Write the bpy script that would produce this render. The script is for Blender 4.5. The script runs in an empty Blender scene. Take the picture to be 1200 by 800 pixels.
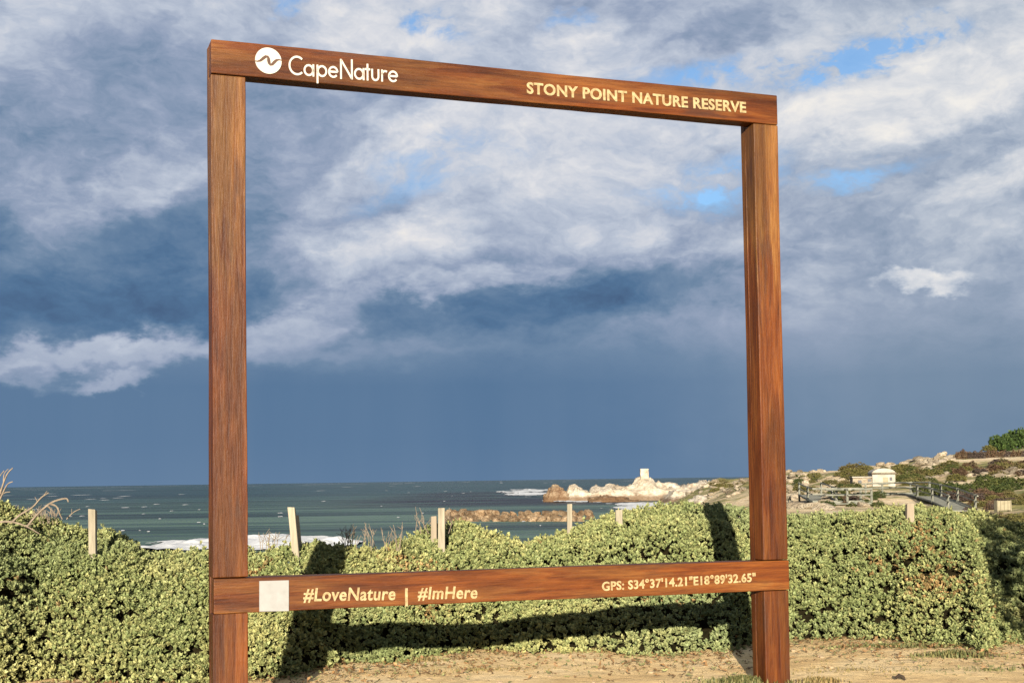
import bpy, math, random
import numpy as np
from mathutils import Vector, Matrix

random.seed(7)
RNG = np.random.default_rng(7)
SC = bpy.context.scene
COL = SC.collection
R = math.radians

# ------------------------------------------------------------------ camera
F_PX, CY, PITCH, ROLL = 1573.5, 88.6, 0.046797, 0.013971      # measured on a 1200 x 800 frame
EYE = 1.39
SEA = -5.0
cam_d = bpy.data.cameras.new('camera')
cam_d.sensor_width = 36.0
cam_d.lens = F_PX / 1200 * 36
cam_d.shift_y = CY / 1200
cam_d.clip_end = 200000
cam = bpy.data.objects.new('camera', cam_d)
COL.objects.link(cam)
cam.matrix_world = (Matrix.Translation((0, 0, EYE)) @ Matrix.Rotation(math.pi / 2 + PITCH, 4, 'X')
                    @ Matrix.Rotation(-ROLL, 4, 'Z'))
SC.camera = cam
SC.view_settings.view_transform = 'Standard'
SC.view_settings.look = 'None'
SC.view_settings.exposure = 1.75
SC.view_settings.gamma = 1.0
SC.view_settings.use_curve_mapping = False
EXPO = 2 ** 1.75

SUN_EL, SUN_AZ = R(12.5), R(3.5)      # sun behind the camera, shadows run 3.5 degrees right of straight ahead


def ray(px, py):
    X, Y = px - 600, py - 400 - CY
    c, s = math.cos(ROLL), math.sin(ROLL)
    xr, yr = c * X - s * Y, s * X + c * Y
    u, x = -yr / F_PX, xr / F_PX
    c, s = math.cos(PITCH), math.sin(PITCH)
    return Vector((x, c - s * u, s + c * u))


def at(px, py, depth):
    d = ray(px, py)
    return Vector((0, 0, EYE)) + d * (depth / d.y)


def on_level(px, py, z):
    d = ray(px, py)
    return Vector((0, 0, EYE)) + d * ((z - EYE) / d.z)


def pix(p):
    x, y, z = p[0], p[1], p[2] - EYE
    c, s = math.cos(PITCH), math.sin(PITCH)
    d, u = c * y + s * z, -s * y + c * z
    xr, yr = F_PX * x / d, -F_PX * u / d
    c, s = math.cos(ROLL), math.sin(ROLL)
    return 600 + c * xr + s * yr, 400 + CY - s * xr + c * yr


def pix_np(P):
    x, y, z = P[:, 0], P[:, 1], P[:, 2] - EYE
    c, s = math.cos(PITCH), math.sin(PITCH)
    d, u = c * y + s * z, -s * y + c * z
    xr, yr = F_PX * x / d, -F_PX * u / d
    c, s = math.cos(ROLL), math.sin(ROLL)
    return 600 + c * xr + s * yr, 400 + CY - s * xr + c * yr


def srgb(r, g, b, k=1.0):
    f = lambda v: (v / 255 / 12.92 if v / 255 < 0.04045 else ((v / 255 + 0.055) / 1.055) ** 2.4)
    return (f(r) * k, f(g) * k, f(b) * k, 1)


# ------------------------------------------------------------------ node helper
class NT:
    def __init__(self, tree):
        self.t = tree
        tree.nodes.clear()

    def n(self, kind, **kw):
        o = self.t.nodes.new(kind)
        for k, v in kw.items():
            setattr(o, k, v)
        return o

    def l(self, a, b):
        self.t.links.new(a, b)

    def put(self, sock, v):
        if hasattr(v, 'is_output') or isinstance(v, bpy.types.NodeSocket):
            self.l(v, sock)
        else:
            sock.default_value = v

    def m(self, op, a, b=None, c=None, clamp=False):
        o = self.n('ShaderNodeMath', operation=op, use_clamp=clamp)
        for i, v in enumerate((a, b, c)):
            if v is not None:
                self.put(o.inputs[i], v)
        return o.outputs[0]

    def vm(self, op, a, b=None):
        o = self.n('ShaderNodeVectorMath', operation=op)
        self.put(o.inputs[0], a)
        if b is not None:
            if op == 'SCALE':
                self.put(o.inputs['Scale'], b)
            else:
                self.put(o.inputs[1], b)
        return o.outputs[0]

    def noise(self, vec, scale, detail=4, rough=0.55, dist=0.0, color=False):
        o = self.n('ShaderNodeTexNoise')
        o.noise_dimensions = '3D'
        self.put(o.inputs['Vector'], vec)
        o.inputs['Scale'].default_value = scale
        o.inputs['Detail'].default_value = detail
        o.inputs['Roughness'].default_value = rough
        o.inputs['Distortion'].default_value = dist
        return o.outputs['Color' if color else 'Fac']

    def ramp(self, fac, stops, interp='LINEAR'):
        o = self.n('ShaderNodeValToRGB')
        cr = o.color_ramp
        cr.interpolation = interp
        while len(cr.elements) < len(stops):
            cr.elements.new(0.5)
        for e, (p, c) in zip(cr.elements, stops):
            e.position = p
            e.color = c if len(c) == 4 else (*c, 1)
        self.put(o.inputs[0], fac)
        return o.outputs[0]

    def mapr(self, v, a, b, c=0.0, d=1.0, smooth=True):
        o = self.n('ShaderNodeMapRange')
        o.interpolation_type = 'SMOOTHSTEP' if smooth else 'LINEAR'
        self.put(o.inputs[0], v)
        for i, q in enumerate((a, b, c, d)):
            o.inputs[i + 1].default_value = q
        return o.outputs[0]

    def mix(self, f, a, b, blend='MIX'):
        o = self.n('ShaderNodeMix', data_type='RGBA', blend_type=blend)
        self.put(o.inputs[0], f)
        self.put(o.inputs[6], a)
        self.put(o.inputs[7], b)
        return o.outputs[2]

    def mapping(self, vec, loc=(0, 0, 0), rot=(0, 0, 0), scale=(1, 1, 1), kind='POINT'):
        o = self.n('ShaderNodeMapping', vector_type=kind)
        self.put(o.inputs[0], vec)
        o.inputs[1].default_value = loc
        o.inputs[2].default_value = rot
        o.inputs[3].default_value = scale
        return o.outputs[0]


# ------------------------------------------------------------------ sky
def build_world():
    w = bpy.data.worlds.new('World')
    SC.world = w
    w.use_nodes = True
    T = NT(w.node_tree)
    co = T.n('ShaderNodeTexCoord').outputs['Generated']
    sep = T.n('ShaderNodeSeparateXYZ')
    T.l(co, sep.inputs[0])
    x, y, z = sep.outputs
    az = T.m('ARCTAN2', x, y)
    el = T.m('ARCSINE', z)
    U = T.m('MULTIPLY', az, F_PX / 100)
    V = T.m('MULTIPLY', el, F_PX / 100)
    # cloud noise lives on the direction itself, flattened towards the horizon
    flat = T.mapping(co, scale=(1, 1, 1.8))
    warp_a = T.vm('SUBTRACT', T.noise(flat, 7.0, 5, 0.6, color=True), (0.5, 0.5, 0.5))
    warp_b = T.vm('SUBTRACT', T.noise(flat, 26.0, 5, 0.62, color=True), (0.5, 0.5, 0.5))
    flatw = T.vm('ADD', flat, T.vm('SCALE', warp_a, 0.10))
    big = T.noise(flatw, 5.5, 9, 0.60)
    med = T.noise(T.vm('ADD', flatw, (3.1, 0, 0)), 15.0, 9, 0.62)
    fine = T.noise(T.vm('ADD', flatw, (9.3, 2, 0)), 42.0, 6, 0.6)
    cmb = T.n('ShaderNodeCombineXYZ')
    T.l(U, cmb.inputs[0])
    T.l(V, cmb.inputs[1])
    uv = T.vm('ADD', cmb.outputs[0], T.vm('MULTIPLY', warp_a, (1.8, 0.95, 0)))
    uv = T.vm('ADD', uv, T.vm('MULTIPLY', warp_b, (1.0, 0.6, 0)))
    sxy = T.n('ShaderNodeSeparateXYZ')
    T.l(uv, sxy.inputs[0])
    flat_uv = T.n('ShaderNodeCombineXYZ')
    T.l(sxy.outputs[0], flat_uv.inputs[0])
    T.l(sxy.outputs[1], flat_uv.inputs[1])
    uv = flat_uv.outputs[0]

    def blob(px, py, rx, ry, rot, amp, acc):
        d = ray(px, py).normalized()
        cu, cv = math.atan2(d.x, d.y) * F_PX / 100, math.asin(d.z) * F_PX / 100
        m_ = T.mapping(uv, (cu, cv, 0), (0, 0, R(rot)), (rx / 100, ry / 100, 1), 'TEXTURE')
        g = T.n('ShaderNodeTexGradient', gradient_type='SPHERICAL')
        T.l(m_, g.inputs[0])
        s = T.mapr(g.outputs['Fac'], 0, 0.8)
        return T.m('MULTIPLY_ADD', s, amp, acc)

    # base brightness climbs from the rain-dark horizon to the cloud ceiling
    base = T.ramp(T.m('DIVIDE', V, 8.0), [(0.0, (.285,) * 3), (0.06, (.255,) * 3), (0.14, (.25,) * 3), (0.24, (.44,) * 3),
                                         (0.42, (.63,) * 3), (0.7, (.70,) * 3), (1.0, (.68,) * 3)])
    amp = T.mapr(V, 0.9, 2.6)
    nz = T.m('MULTIPLY_ADD', T.m('SUBTRACT', big, 0.5), 0.46, T.m('MULTIPLY', T.m('SUBTRACT', med, 0.5), 0.74))
    nz = T.m('MULTIPLY_ADD', T.m('SUBTRACT', fine, 0.5), 0.30, nz)
    b = T.m('MULTIPLY_ADD', nz, amp, base)
    # rain shafts hanging under the cloud deck
    rain = T.noise(T.mapping(co, scale=(1, 1, 0.12)), 9.0, 5, 0.55)
    b = T.m('MULTIPLY_ADD', T.m('MULTIPLY', T.m('SUBTRACT', rain, 0.5), T.mapr(V, 3.2, 0.8)), 0.15, b)
    for a in CLOUDS:
        b = blob(*a, b)
    cloud = T.ramp(b, [(0.0, srgb(66, 88, 122)), (0.2, srgb(84, 116, 151)), (0.38, srgb(112, 137, 166)),
                       (0.55, srgb(150, 164, 189)), (0.72, srgb(188, 197, 213)), (0.88, srgb(222, 223, 228)),
                       (1.0, srgb(243, 238, 232))])
    # the right-hand side of the squall is a little greyer
    grey = T.m('MULTIPLY', T.mapr(U, 1.5, 5.0), T.mapr(V, 0.0, 2.0, 0.35, 0.35))
    cloud = T.mix(grey, cloud, T.ramp(b, [(0.0, srgb(60, 76, 96)), (0.3, srgb(118, 138, 156)), (0.6, srgb(160, 174, 188)),
                                          (1.0, srgb(238, 238, 236))]))
    gap = None
    for a in GAPS:
        gap = blob(*a, 0.0 if gap is None else gap)
    gap = T.m('MULTIPLY', gap, T.mapr(T.m('ADD', T.m('MULTIPLY', med, 0.6), T.m('MULTIPLY', fine, 0.4)), 0.40, 0.56, 0.85, 0.0), clamp=True)
    gap = T.m('MINIMUM', gap, 0.8)
    sky = T.n('ShaderNodeTexSky', sky_type='NISHITA', sun_disc=False)
    sky.sun_elevation = SUN_EL
    sky.sun_rotation = math.pi + SUN_AZ
    sky.altitude = 0
    sky.dust_density = 0.0
    sky.ozone_density = 4.0
    bg_sky = T.n('ShaderNodeBackground')
    T.l(sky.outputs[0], bg_sky.inputs[0])
    bg_sky.inputs[1].default_value = 0.05
    bg_c = T.n('ShaderNodeBackground')
    T.l(cloud, bg_c.inputs[0])
    bg_c.inputs[1].default_value = 1.0 / EXPO
    mx = T.n('ShaderNodeMixShader')
    T.l(gap, mx.inputs[0])
    T.l(bg_c.outputs[0], mx.inputs[1])
    T.l(bg_sky.outputs[0], mx.inputs[2])
    out = T.n('ShaderNodeOutputWorld')
    T.l(mx.outputs[0], out.inputs[0])


# cloud masses: pixel where the photograph shows them, radii, tilt, brightness change
CLOUDS = [
    # left of the frame: pale corner, slate mass, bright broken band under it
    (40, 30, 260, 70, 8, -0.02), (110, 130, 340, 110, 18, -0.17), (150, 210, 170, 46, 24, 0.11), (60, 290, 300, 70, 8, -0.20), (620, 190, 330, 130, 4, 0.10),
    (200, 270, 160, 70, 20, -0.12), (120, 358, 340, 56, 2, -0.29), (120, 414, 340, 24, 3, 0.30), (190, 395, 130, 16, 6, 0.14), (130, 440, 76, 14, 8, 0.32), (20, 438, 60, 18, 0, 0.22),
    # inside the frame, left half
    (330, 170, 150, 110, 15, -0.20), (470, 170, 150, 40, 24, 0.12), (440, 40, 160, 50, -8, 0.16), (560, 60, 120, 46, 0, 0.08),
    (470, 300, 170, 60, 12, 0.26), (420, 262, 120, 40, 10, -0.08), (345, 376, 130, 30, 8, 0.32), (560, 338, 180, 22, 4, 0.24),
    (610, 364, 340, 46, 3, -0.14), (480, 405, 300, 30, 3, 0.08),
    # inside the frame, right half
    (690, 170, 230, 110, 6, 0.04), (760, 285, 230, 44, 4, 0.14), (750, 345, 230, 48, 0, -0.13), (700, 45, 60, 36, 30, 0.18),
    # right of the frame
    (840, 12, 340, 44, 3, -0.16), (1050, 112, 320, 56, 9, 0.26), (1130, 160, 200, 50, 6, -0.10), (1170, 195, 120, 30, 20, 0.14),
    (1000, 250, 260, 60, 0, -0.06), (1085, 338, 74, 15, 2, 0.33), (1080, 380, 460, 260, 0, 0.14),
]
GAPS = [
    (910, 72, 230, 34, 6, 1.3), (1040, 58, 130, 26, 12, 1.8), (520, 20, 80, 30, -20, 1.2), (360, 12, 34, 18, 0, 0.9),
    (850, 210, 130, 46, 10, 0.8), (1010, 192, 80, 22, 14, 0.8), (500, 205, 150, 40, 20, 0.45), (790, 225, 90, 20, 0, 0.5),
    (680, 35, 40, 16, 30, 0.7),
]
build_world()

sun_d = bpy.data.lights.new('sun', 'SUN')
sun_d.energy = 5.0
sun_d.angle = R(0.5)
sun_d.color = (1.0, 0.90, 0.74)
sun = bpy.data.objects.new('sun', sun_d)
COL.objects.link(sun)
TO_SUN = Vector((-math.sin(SUN_AZ) * math.cos(SUN_EL), -math.cos(SUN_AZ) * math.cos(SUN_EL), math.sin(SUN_EL)))
sun.rotation_euler = TO_SUN.to_track_quat('Z', 'Y').to_euler()
sun.location = TO_SUN * 30


# ------------------------------------------------------------------ object helpers
def tag(o, label=None, cat=None, group=None, kind=None):
    if label: o['label'] = label
    if cat: o['category'] = cat
    if group: o['group'] = group
    if kind: o['kind'] = kind
    return o


def link(name, me, mat=None, parent=None, loc=None, smooth=False):
    o = bpy.data.objects.new(name, me)
    COL.objects.link(o)
    if mat is not None and not me.materials:
        me.materials.append(mat)
    if parent is not None: o.parent = parent
    if loc is not None: o.location = loc
    if smooth:
        me.polygons.foreach_set('use_smooth', [True] * len(me.polygons))
    return o


def empty(name, loc=(0, 0, 0), rz=0.0):
    o = bpy.data.objects.new(name, None)
    o.empty_display_size = 0.1
    COL.objects.link(o)
    o.location = loc
    o.rotation_euler = (0, 0, rz)
    return o


def mesh(name, verts, faces):
    me = bpy.data.meshes.new(name)
    me.from_pydata([tuple(v) for v in verts], [], faces)
    me.update()
    return me


def fast_mesh(name, V, Fq, tint=None):
    """V (n,3) float, Fq (m,4) or (m,3) int; tint (n,) stored as a point attribute"""
    me = bpy.data.meshes.new(name)
    k = Fq.shape[1]
    me.vertices.add(len(V))
    me.vertices.foreach_set('co', np.asarray(V, np.float32).ravel())
    me.loops.add(Fq.size)
    me.loops.foreach_set('vertex_index', Fq.astype(np.int32).ravel())
    me.polygons.add(len(Fq))
    me.polygons.foreach_set('loop_start', np.arange(0, Fq.size, k, dtype=np.int32))
    me.update(calc_edges=True)
    if tint is not None:
        a = me.attributes.new('tint', 'FLOAT_COLOR', 'POINT')
        a.data.foreach_set('color', np.asarray(tint, np.float32).ravel())
    return me


def bevel_mod(o, w, seg=2):
    b = o.modifiers.new('bevel', 'BEVEL')
    b.width = w
    b.segments = seg
    b.limit_method = 'ANGLE'
    return o


# value noise in numpy (for terrain and rocks)
_P = RNG.permutation(512)
_P = np.concatenate([_P, _P, _P])
_G = RNG.random(512) * 2 - 1


def vnoise(p):
    p = np.asarray(p, float)
    i = np.floor(p).astype(int)
    f = p - i
    f = f * f * (3 - 2 * f)
    i &= 511
    out = 0
    for dx in (0, 1):
        for dy in (0, 1):
            for dz in (0, 1):
                h = _G[_P[_P[_P[i[..., 0] + dx] + i[..., 1] + dy] + i[..., 2] + dz] & 511]
                wgt = ((f[..., 0] if dx else 1 - f[..., 0]) * (f[..., 1] if dy else 1 - f[..., 1]) * (f[..., 2] if dz else 1 - f[..., 2]))
                out = out + wgt * h
    return out


def fbm(p, oct=4, gain=0.5):
    p = np.asarray(p, float)
    s, a = 0, 1.0
    for o in range(oct):
        s = s + a * vnoise(p * 2 ** o + o * 17.3)
        a *= gain
    return s


# ------------------------------------------------------------------ materials
def material(name):
    m = bpy.data.materials.new(name)
    m.use_nodes = True
    T = NT(m.node_tree)
    out = T.n('ShaderNodeOutputMaterial')
    b = T.n('ShaderNodeBsdfPrincipled')
    T.l(b.outputs[0], out.inputs[0])
    return m, T, b


def bump(T, b, h, strength, dist):
    o = T.n('ShaderNodeBump')
    o.inputs['Strength'].default_value = strength
    o.inputs['Distance'].default_value = dist
    T.put(o.inputs['Height'], h)
    T.l(o.outputs[0], b.inputs['Normal'])


def m_wood(name, axis, seed, light_from=None):
    """varnished hardwood; the grain runs along axis; light_from = height where the sun-bleached golden wood starts"""
    m, T, b = material(name)
    co = T.n('ShaderNodeTexCoord').outputs['Object']
    co = T.vm('ADD', co, (seed * 1.7, seed * 0.9, seed * 0.3))
    sc = [1, 1, 1]
    sc[axis] = 0.055
    g = T.mapping(co, scale=sc)
    sc2 = [1, 1, 1]
    sc2[axis] = 0.16
    g2 = T.mapping(co, scale=sc2)
    streak = T.noise(g, 34, 5, 0.56, 0.9)
    fine = T.noise(g, 150, 4, 0.7, 0.4)
    patch = T.noise(g2, 7, 5, 0.6, 0.8)
    col = T.ramp(streak, [(0.24, (0.040, 0.0085, 0.0022)), (0.42, (0.088, 0.0215, 0.0042)), (0.58, (0.125, 0.0345, 0.0062)),
                          (0.80, (0.175, 0.057, 0.011))])
    gold = T.ramp(streak, [(0.22, (0.080, 0.025, 0.006)), (0.45, (0.140, 0.052, 0.0125)), (0.62, (0.180, 0.076, 0.019)), (0.84, (0.24, 0.115, 0.036))])
    gm = T.mapr(patch, 0.44, 0.60)
    if light_from is not None:
        sp = T.n('ShaderNodeSeparateXYZ')
        T.l(T.n('ShaderNodeTexCoord').outputs['Object'], sp.inputs[0])
        zz = T.m('MULTIPLY_ADD', T.m('SUBTRACT', patch, 0.5), 1.6, sp.outputs[2])
        zz = T.m('MULTIPLY_ADD', T.m('SUBTRACT', streak, 0.5), 1.2, zz)
        gm = T.m('ADD', T.m('MULTIPLY', gm, 0.2), T.mapr(zz, light_from - 0.25, light_from + 0.3), clamp=True)
    else:
        gm = T.m('MULTIPLY', gm, 0.55)
    col = T.mix(gm, col, gold)
    tone = T.mapr(T.noise(g2, 3.2, 4, 0.6, 0.6), 0.38, 0.62, 0.40, 0.80)
    col = T.mix(1.0, col, tone, 'MULTIPLY')
    dark = T.mapr(fine, 0.36, 0.5, 0.72, 1.0)
    col = T.mix(1.0, col, dark, 'MULTIPLY')
    grime = T.mapr(T.noise(g2, 9, 6, 0.65), 0.54, 0.70, 0.0, 0.7)
    col = T.mix(grime, col, (0.030, 0.013, 0.008, 1))
    T.l(col, b.inputs['Base Color'])
    T.l(T.mapr(fine, 0.3, 0.7, 0.58, 0.42), b.inputs['Roughness'])
    b.inputs['Specular IOR Level'].default_value = 0.14
    bump(T, b, T.m('ADD', T.m('MULTIPLY', streak, 0.6), T.m('MULTIPLY', fine, 0.5)), 0.55, 0.012)
    return m


KD = 0.80      # real paint, stone and leaf reflectances under this exposure


def kd(c): return tuple(v * KD for v in c[:3])


def m_simple(name, c1, c2, scale=6, rough=0.8, bstr=0.3, bdist=0.01, detail=6, spec=0.3, stretch=(1, 1, 1)):
    m, T, b = material(name)
    co = T.mapping(T.n('ShaderNodeTexCoord').outputs['Object'], scale=stretch)
    n = T.noise(co, scale, detail, 0.62)
    T.l(T.ramp(n, [(0.3, kd(c1)), (0.7, kd(c2))]), b.inputs['Base Color'])
    b.inputs['Roughness'].default_value = rough
    b.inputs['Specular IOR Level'].default_value = spec
    if bstr:
        bump(T, b, n, bstr, bdist)
    return m


def m_leaf(name, rough=0.6, spec=0.25, trans=0.22):
    m = bpy.data.materials.new(name)
    m.use_nodes = True
    T = NT(m.node_tree)
    out = T.n('ShaderNodeOutputMaterial')
    b = T.n('ShaderNodeBsdfPrincipled')
    a = T.n('ShaderNodeAttribute', attribute_name='tint')
    T.l(a.outputs['Color'], b.inputs['Base Color'])
    b.inputs['Roughness'].default_value = rough
    b.inputs['Specular IOR Level'].default_value = spec
    t = T.n('ShaderNodeBsdfTranslucent')
    T.l(a.outputs['Color'], t.inputs[0])
    mx = T.n('ShaderNodeMixShader')
    mx.inputs[0].default_value = trans
    T.l(b.outputs[0], mx.inputs[1])
    T.l(t.outputs[0], mx.inputs[2])
    T.l(mx.outputs[0], out.inputs[0])
    return m


def m_sea():
    m, T, b = material('sea_water')
    co = T.n('ShaderNodeNewGeometry').outputs['Position']
    sp = T.n('ShaderNodeSeparateXYZ')
    T.l(co, sp.inputs[0])
    st = T.mapping(co, scale=(0.35, 1, 1))
    near = T.mapr(sp.outputs[1], 120, 900)
    patch = T.noise(T.mapping(co, scale=(0.12, 1, 1)), 0.012, 6, 0.6)
    streak = T.noise(T.mapping(co, scale=(0.10, 1, 1)), 0.09, 6, 0.65)
    mid_s = T.noise(T.mapping(co, scale=(0.10, 1, 1)), 0.03, 6, 0.7)
    c_near = T.ramp(T.m('MULTIPLY_ADD', streak, 0.5, T.m('MULTIPLY', mid_s, 0.5)),
                    [(0.40, (0.007, 0.012, 0.009)), (0.47, (0.026, 0.050, 0.036)), (0.56, (0.066, 0.105, 0.072))])
    c_far = T.ramp(T.m('MULTIPLY_ADD', patch, 0.5, T.m('MULTIPLY', mid_s, 0.5)), [(0.42, (0.004, 0.010, 0.013)), (0.5, (0.014, 0.038, 0.042)), (0.58, (0.030, 0.070, 0.066))])
    col = T.mix(near, c_near, c_far)
    # kelp beds: dark brown mats floating between the rocks and the open water
    k1 = T.m('MULTIPLY', T.mapr(sp.outputs[1], 300, 380), T.mapr(sp.outputs[1], 900, 640))
    k2 = T.m('MULTIPLY', T.mapr(sp.outputs[0], -70, -30), T.mapr(sp.outputs[0], 60, 20))
    kelp = T.m('MULTIPLY', T.m('MULTIPLY', k1, k2), T.mapr(T.noise(T.mapping(co, scale=(0.2, 1, 1)), 0.05, 6, 0.7), 0.42, 0.52))
    col = T.mix(kelp, col, (0.006, 0.004, 0.004, 1))
    T.l(col, b.inputs['Base Color'])
    b.inputs['Roughness'].default_value = 0.32
    b.inputs['IOR'].default_value = 1.33
    b.inputs['Specular IOR Level'].default_value = 0.10
    h = T.m('ADD', T.m('MULTIPLY', T.noise(st, 0.12, 6, 0.6), 1.0), T.m('MULTIPLY', T.noise(st, 0.6, 4, 0.6), 0.35))
    bump(T, b, h, 1.0, 2.6)
    return m


def m_sand():
    m, T, b = material('sandy_path')
    co = T.n('ShaderNodeNewGeometry').outputs['Position']
    n1 = T.noise(co, 1.3, 6, 0.6)
    n2 = T.noise(co, 9, 6, 0.65)
    n3 = T.noise(co, 120, 3, 0.7)
    col = T.ramp(n1, [(0.34, (0.48, 0.325, 0.155)), (0.5, (0.58, 0.42, 0.215)), (0.68, (0.62, 0.475, 0.275))])
    col = T.mix(T.mapr(n2, 0.54, 0.70, 0, 0.45), col, (0.33, 0.19, 0.08, 1))
    col = T.mix(T.mapr(n3, 0.60, 0.74, 0, 0.45), col, (0.19, 0.12, 0.06, 1))
    # thin creeping grass stains
    g = T.m('MULTIPLY', T.mapr(T.noise(T.mapping(co, scale=(0.6, 1.3, 1)), 2.4, 6, 0.7), 0.55, 0.66), T.mapr(n3, 0.4, 0.55))
    col = T.mix(T.m('MULTIPLY', g, 0.5), col, (0.22, 0.19, 0.06, 1))
    T.l(col, b.inputs['Base Color'])
    b.inputs['Roughness'].default_value = 0.95
    b.inputs['Specular IOR Level'].default_value = 0.1
    n4 = T.noise(co, 3.5, 3, 0.5)
    bump(T, b, T.m('ADD', T.m('ADD', T.m('MULTIPLY', n2, 0.9), T.m('MULTIPLY', n4, 1.6)), T.m('MULTIPLY', n3, 0.3)), 0.9, 0.06)
    return m


def m_headland():
    m, T, b = material('headland_ground')
    co = T.n('ShaderNodeNewGeometry').outputs['Position']
    n1 = T.noise(co, 0.07, 7, 0.62)
    n2 = T.noise(co, 0.5, 6, 0.65)
    rock = T.ramp(n2, [(0.3, (0.20, 0.135, 0.07)), (0.45, (0.45, 0.345, 0.21)), (0.65, (0.62, 0.52, 0.38))])
    scrub = T.ramp(n2, [(0.3, (0.04, 0.042, 0.016)), (0.5, (0.12, 0.12, 0.042)), (0.7, (0.26, 0.21, 0.085))])
    mixf = T.mapr(T.m('MULTIPLY_ADD', n2, 0.5, T.m('MULTIPLY', n1, 0.6)), 0.50, 0.60)
    col = T.mix(mixf, rock, scrub)
    geo = T.n('ShaderNodeSeparateXYZ')
    T.l(co, geo.inputs[0])
    wet = T.mapr(geo.outputs[2], SEA + 0.5, SEA + 1.8, 1.0, 0.0)
    col = T.mix(T.m('MULTIPLY', wet, 0.8), col, (0.05, 0.032, 0.018, 1))
    T.l(col, b.inputs['Base Color'])
    b.inputs['Roughness'].default_value = 0.95
    b.inputs['Specular IOR Level'].default_value = 0.1
    bump(T, b, n2, 0.8, 0.6)
    return m


def m_rock(name, pale, mid, dark, scale=0.35, wet=True, bd=0.5):
    m, T, b = material(name)
    co = T.n('ShaderNodeNewGeometry').outputs['Position']
    n1 = T.noise(co, scale, 7, 0.65)
    n2 = T.noise(T.mapping(co, scale=(1, 1, 2.5)), scale * 4, 6, 0.7)
    col = T.ramp(T.m('ADD', T.m('MULTIPLY', n1, 0.55), T.m('MULTIPLY', n2, 0.45)), [(0.33, kd(dark)), (0.45, kd(mid)), (0.58, kd(pale))])
    if wet:
        sp = T.n('ShaderNodeSeparateXYZ')
        T.l(co, sp.inputs[0])
        zz = T.m('MULTIPLY_ADD', T.m('SUBTRACT', n1, 0.5), 2.0, sp.outputs[2])
        col = T.mix(T.mapr(zz, SEA + 0.9, SEA + 2.2, 0.8, 0.0), col, (0.085, 0.048, 0.024, 1))
    rn = T.n('ShaderNodeObjectInfo').outputs['Random']
    if not wet:
        col = T.mix(1.0, col, T.mapr(rn, 0, 1, 0.55, 1.35, False), 'MULTIPLY')
    T.l(col, b.inputs['Base Color'])
    b.inputs['Roughness'].default_value = 0.9
    b.inputs['Specular IOR Level'].default_value = 0.15
    bump(T, b, T.m('ADD', n1, n2), 1.0, bd)
    return m


M_SAND = m_sand()
M_HEAD = m_headland()
M_SEA = m_sea()
M_LEAF = m_leaf('hedge_leaf')
M_SCRUB = m_leaf('scrub_leaf', 0.7, 0.15, 0.05)
M_CORE = m_simple('hedge_gap_shade', (0.006, 0.006, 0.003), (0.018, 0.014, 0.007), 20, 1.0, 0.4, 0.03, spec=0.0)  # hedge core: shade of the leaf gaps put into a near-black colour
M_TWIG = m_simple('dry_twig', (0.10, 0.075, 0.052), (0.22, 0.175, 0.125), 30, 0.85, 0.2, 0.002)
M_POST = m_simple('pale_post_wood', (0.13, 0.11, 0.075), (0.34, 0.30, 0.22), 18, 0.8, 0.5, 0.004, stretch=(1, 1, 0.08))
M_POST_GREY = m_simple('weathered_post_wood', (0.15, 0.12, 0.085), (0.30, 0.245, 0.175), 14, 0.85, 0.5, 0.004, stretch=(1, 1, 0.08))
M_ROCK = m_rock('pale_sea_rock', (0.50, 0.445, 0.36), (0.34, 0.28, 0.205), (0.085, 0.052, 0.032))
M_ROCK_DARK = m_rock('brown_sea_rock', (0.30, 0.23, 0.15), (0.15, 0.09, 0.05), (0.04, 0.022, 0.012))
M_BOULDER = m_rock('pale_boulder', (0.38, 0.325, 0.24), (0.26, 0.205, 0.14), (0.07, 0.05, 0.03), 0.9, False, 0.35)
M_STONE = m_rock('breakwater_stone', (0.27, 0.20, 0.125), (0.13, 0.078, 0.040), (0.03, 0.015, 0.008), 1.3, False, 0.2)
M_FOAM = m_simple('sea_foam', (0.42, 0.43, 0.44), (0.68, 0.68, 0.67), 0.5, 0.8, 0.6, 0.4)
M_RAIL = m_simple('silvered_timber', (0.10, 0.105, 0.08), (0.21, 0.205, 0.165), 3, 0.85, 0.3, 0.01)
M_WHITE = m_simple('whitewashed_wall', (0.20, 0.18, 0.14), (0.36, 0.33, 0.28), 1.4, 0.85, 0.2, 0.02)
M_DARK = m_simple('dark_opening', (0.01, 0.01, 0.012), (0.02, 0.02, 0.022), 2, 0.5, 0)
M_CREAM = m_simple('cream_letter_paint', (0.19, 0.125, 0.050), (0.36, 0.29, 0.155), 38, 0.6, 0)
M_LOGO = m_simple('white_letter_paint', (0.36, 0.335, 0.28), (0.42, 0.40, 0.35), 60, 0.6, 0)
M_MARK = m_simple('brown_mark', (0.045, 0.02, 0.01), (0.07, 0.03, 0.014), 40, 0.6, 0)
M_PLAQUE = m_simple('white_plaque', (0.20, 0.198, 0.19), (0.25, 0.248, 0.24), 14, 0.45, 0)
M_BOX = m_simple('pale_box_wood', (0.17, 0.145, 0.09), (0.26, 0.225, 0.15), 4, 0.85, 0.3, 0.02)


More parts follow.
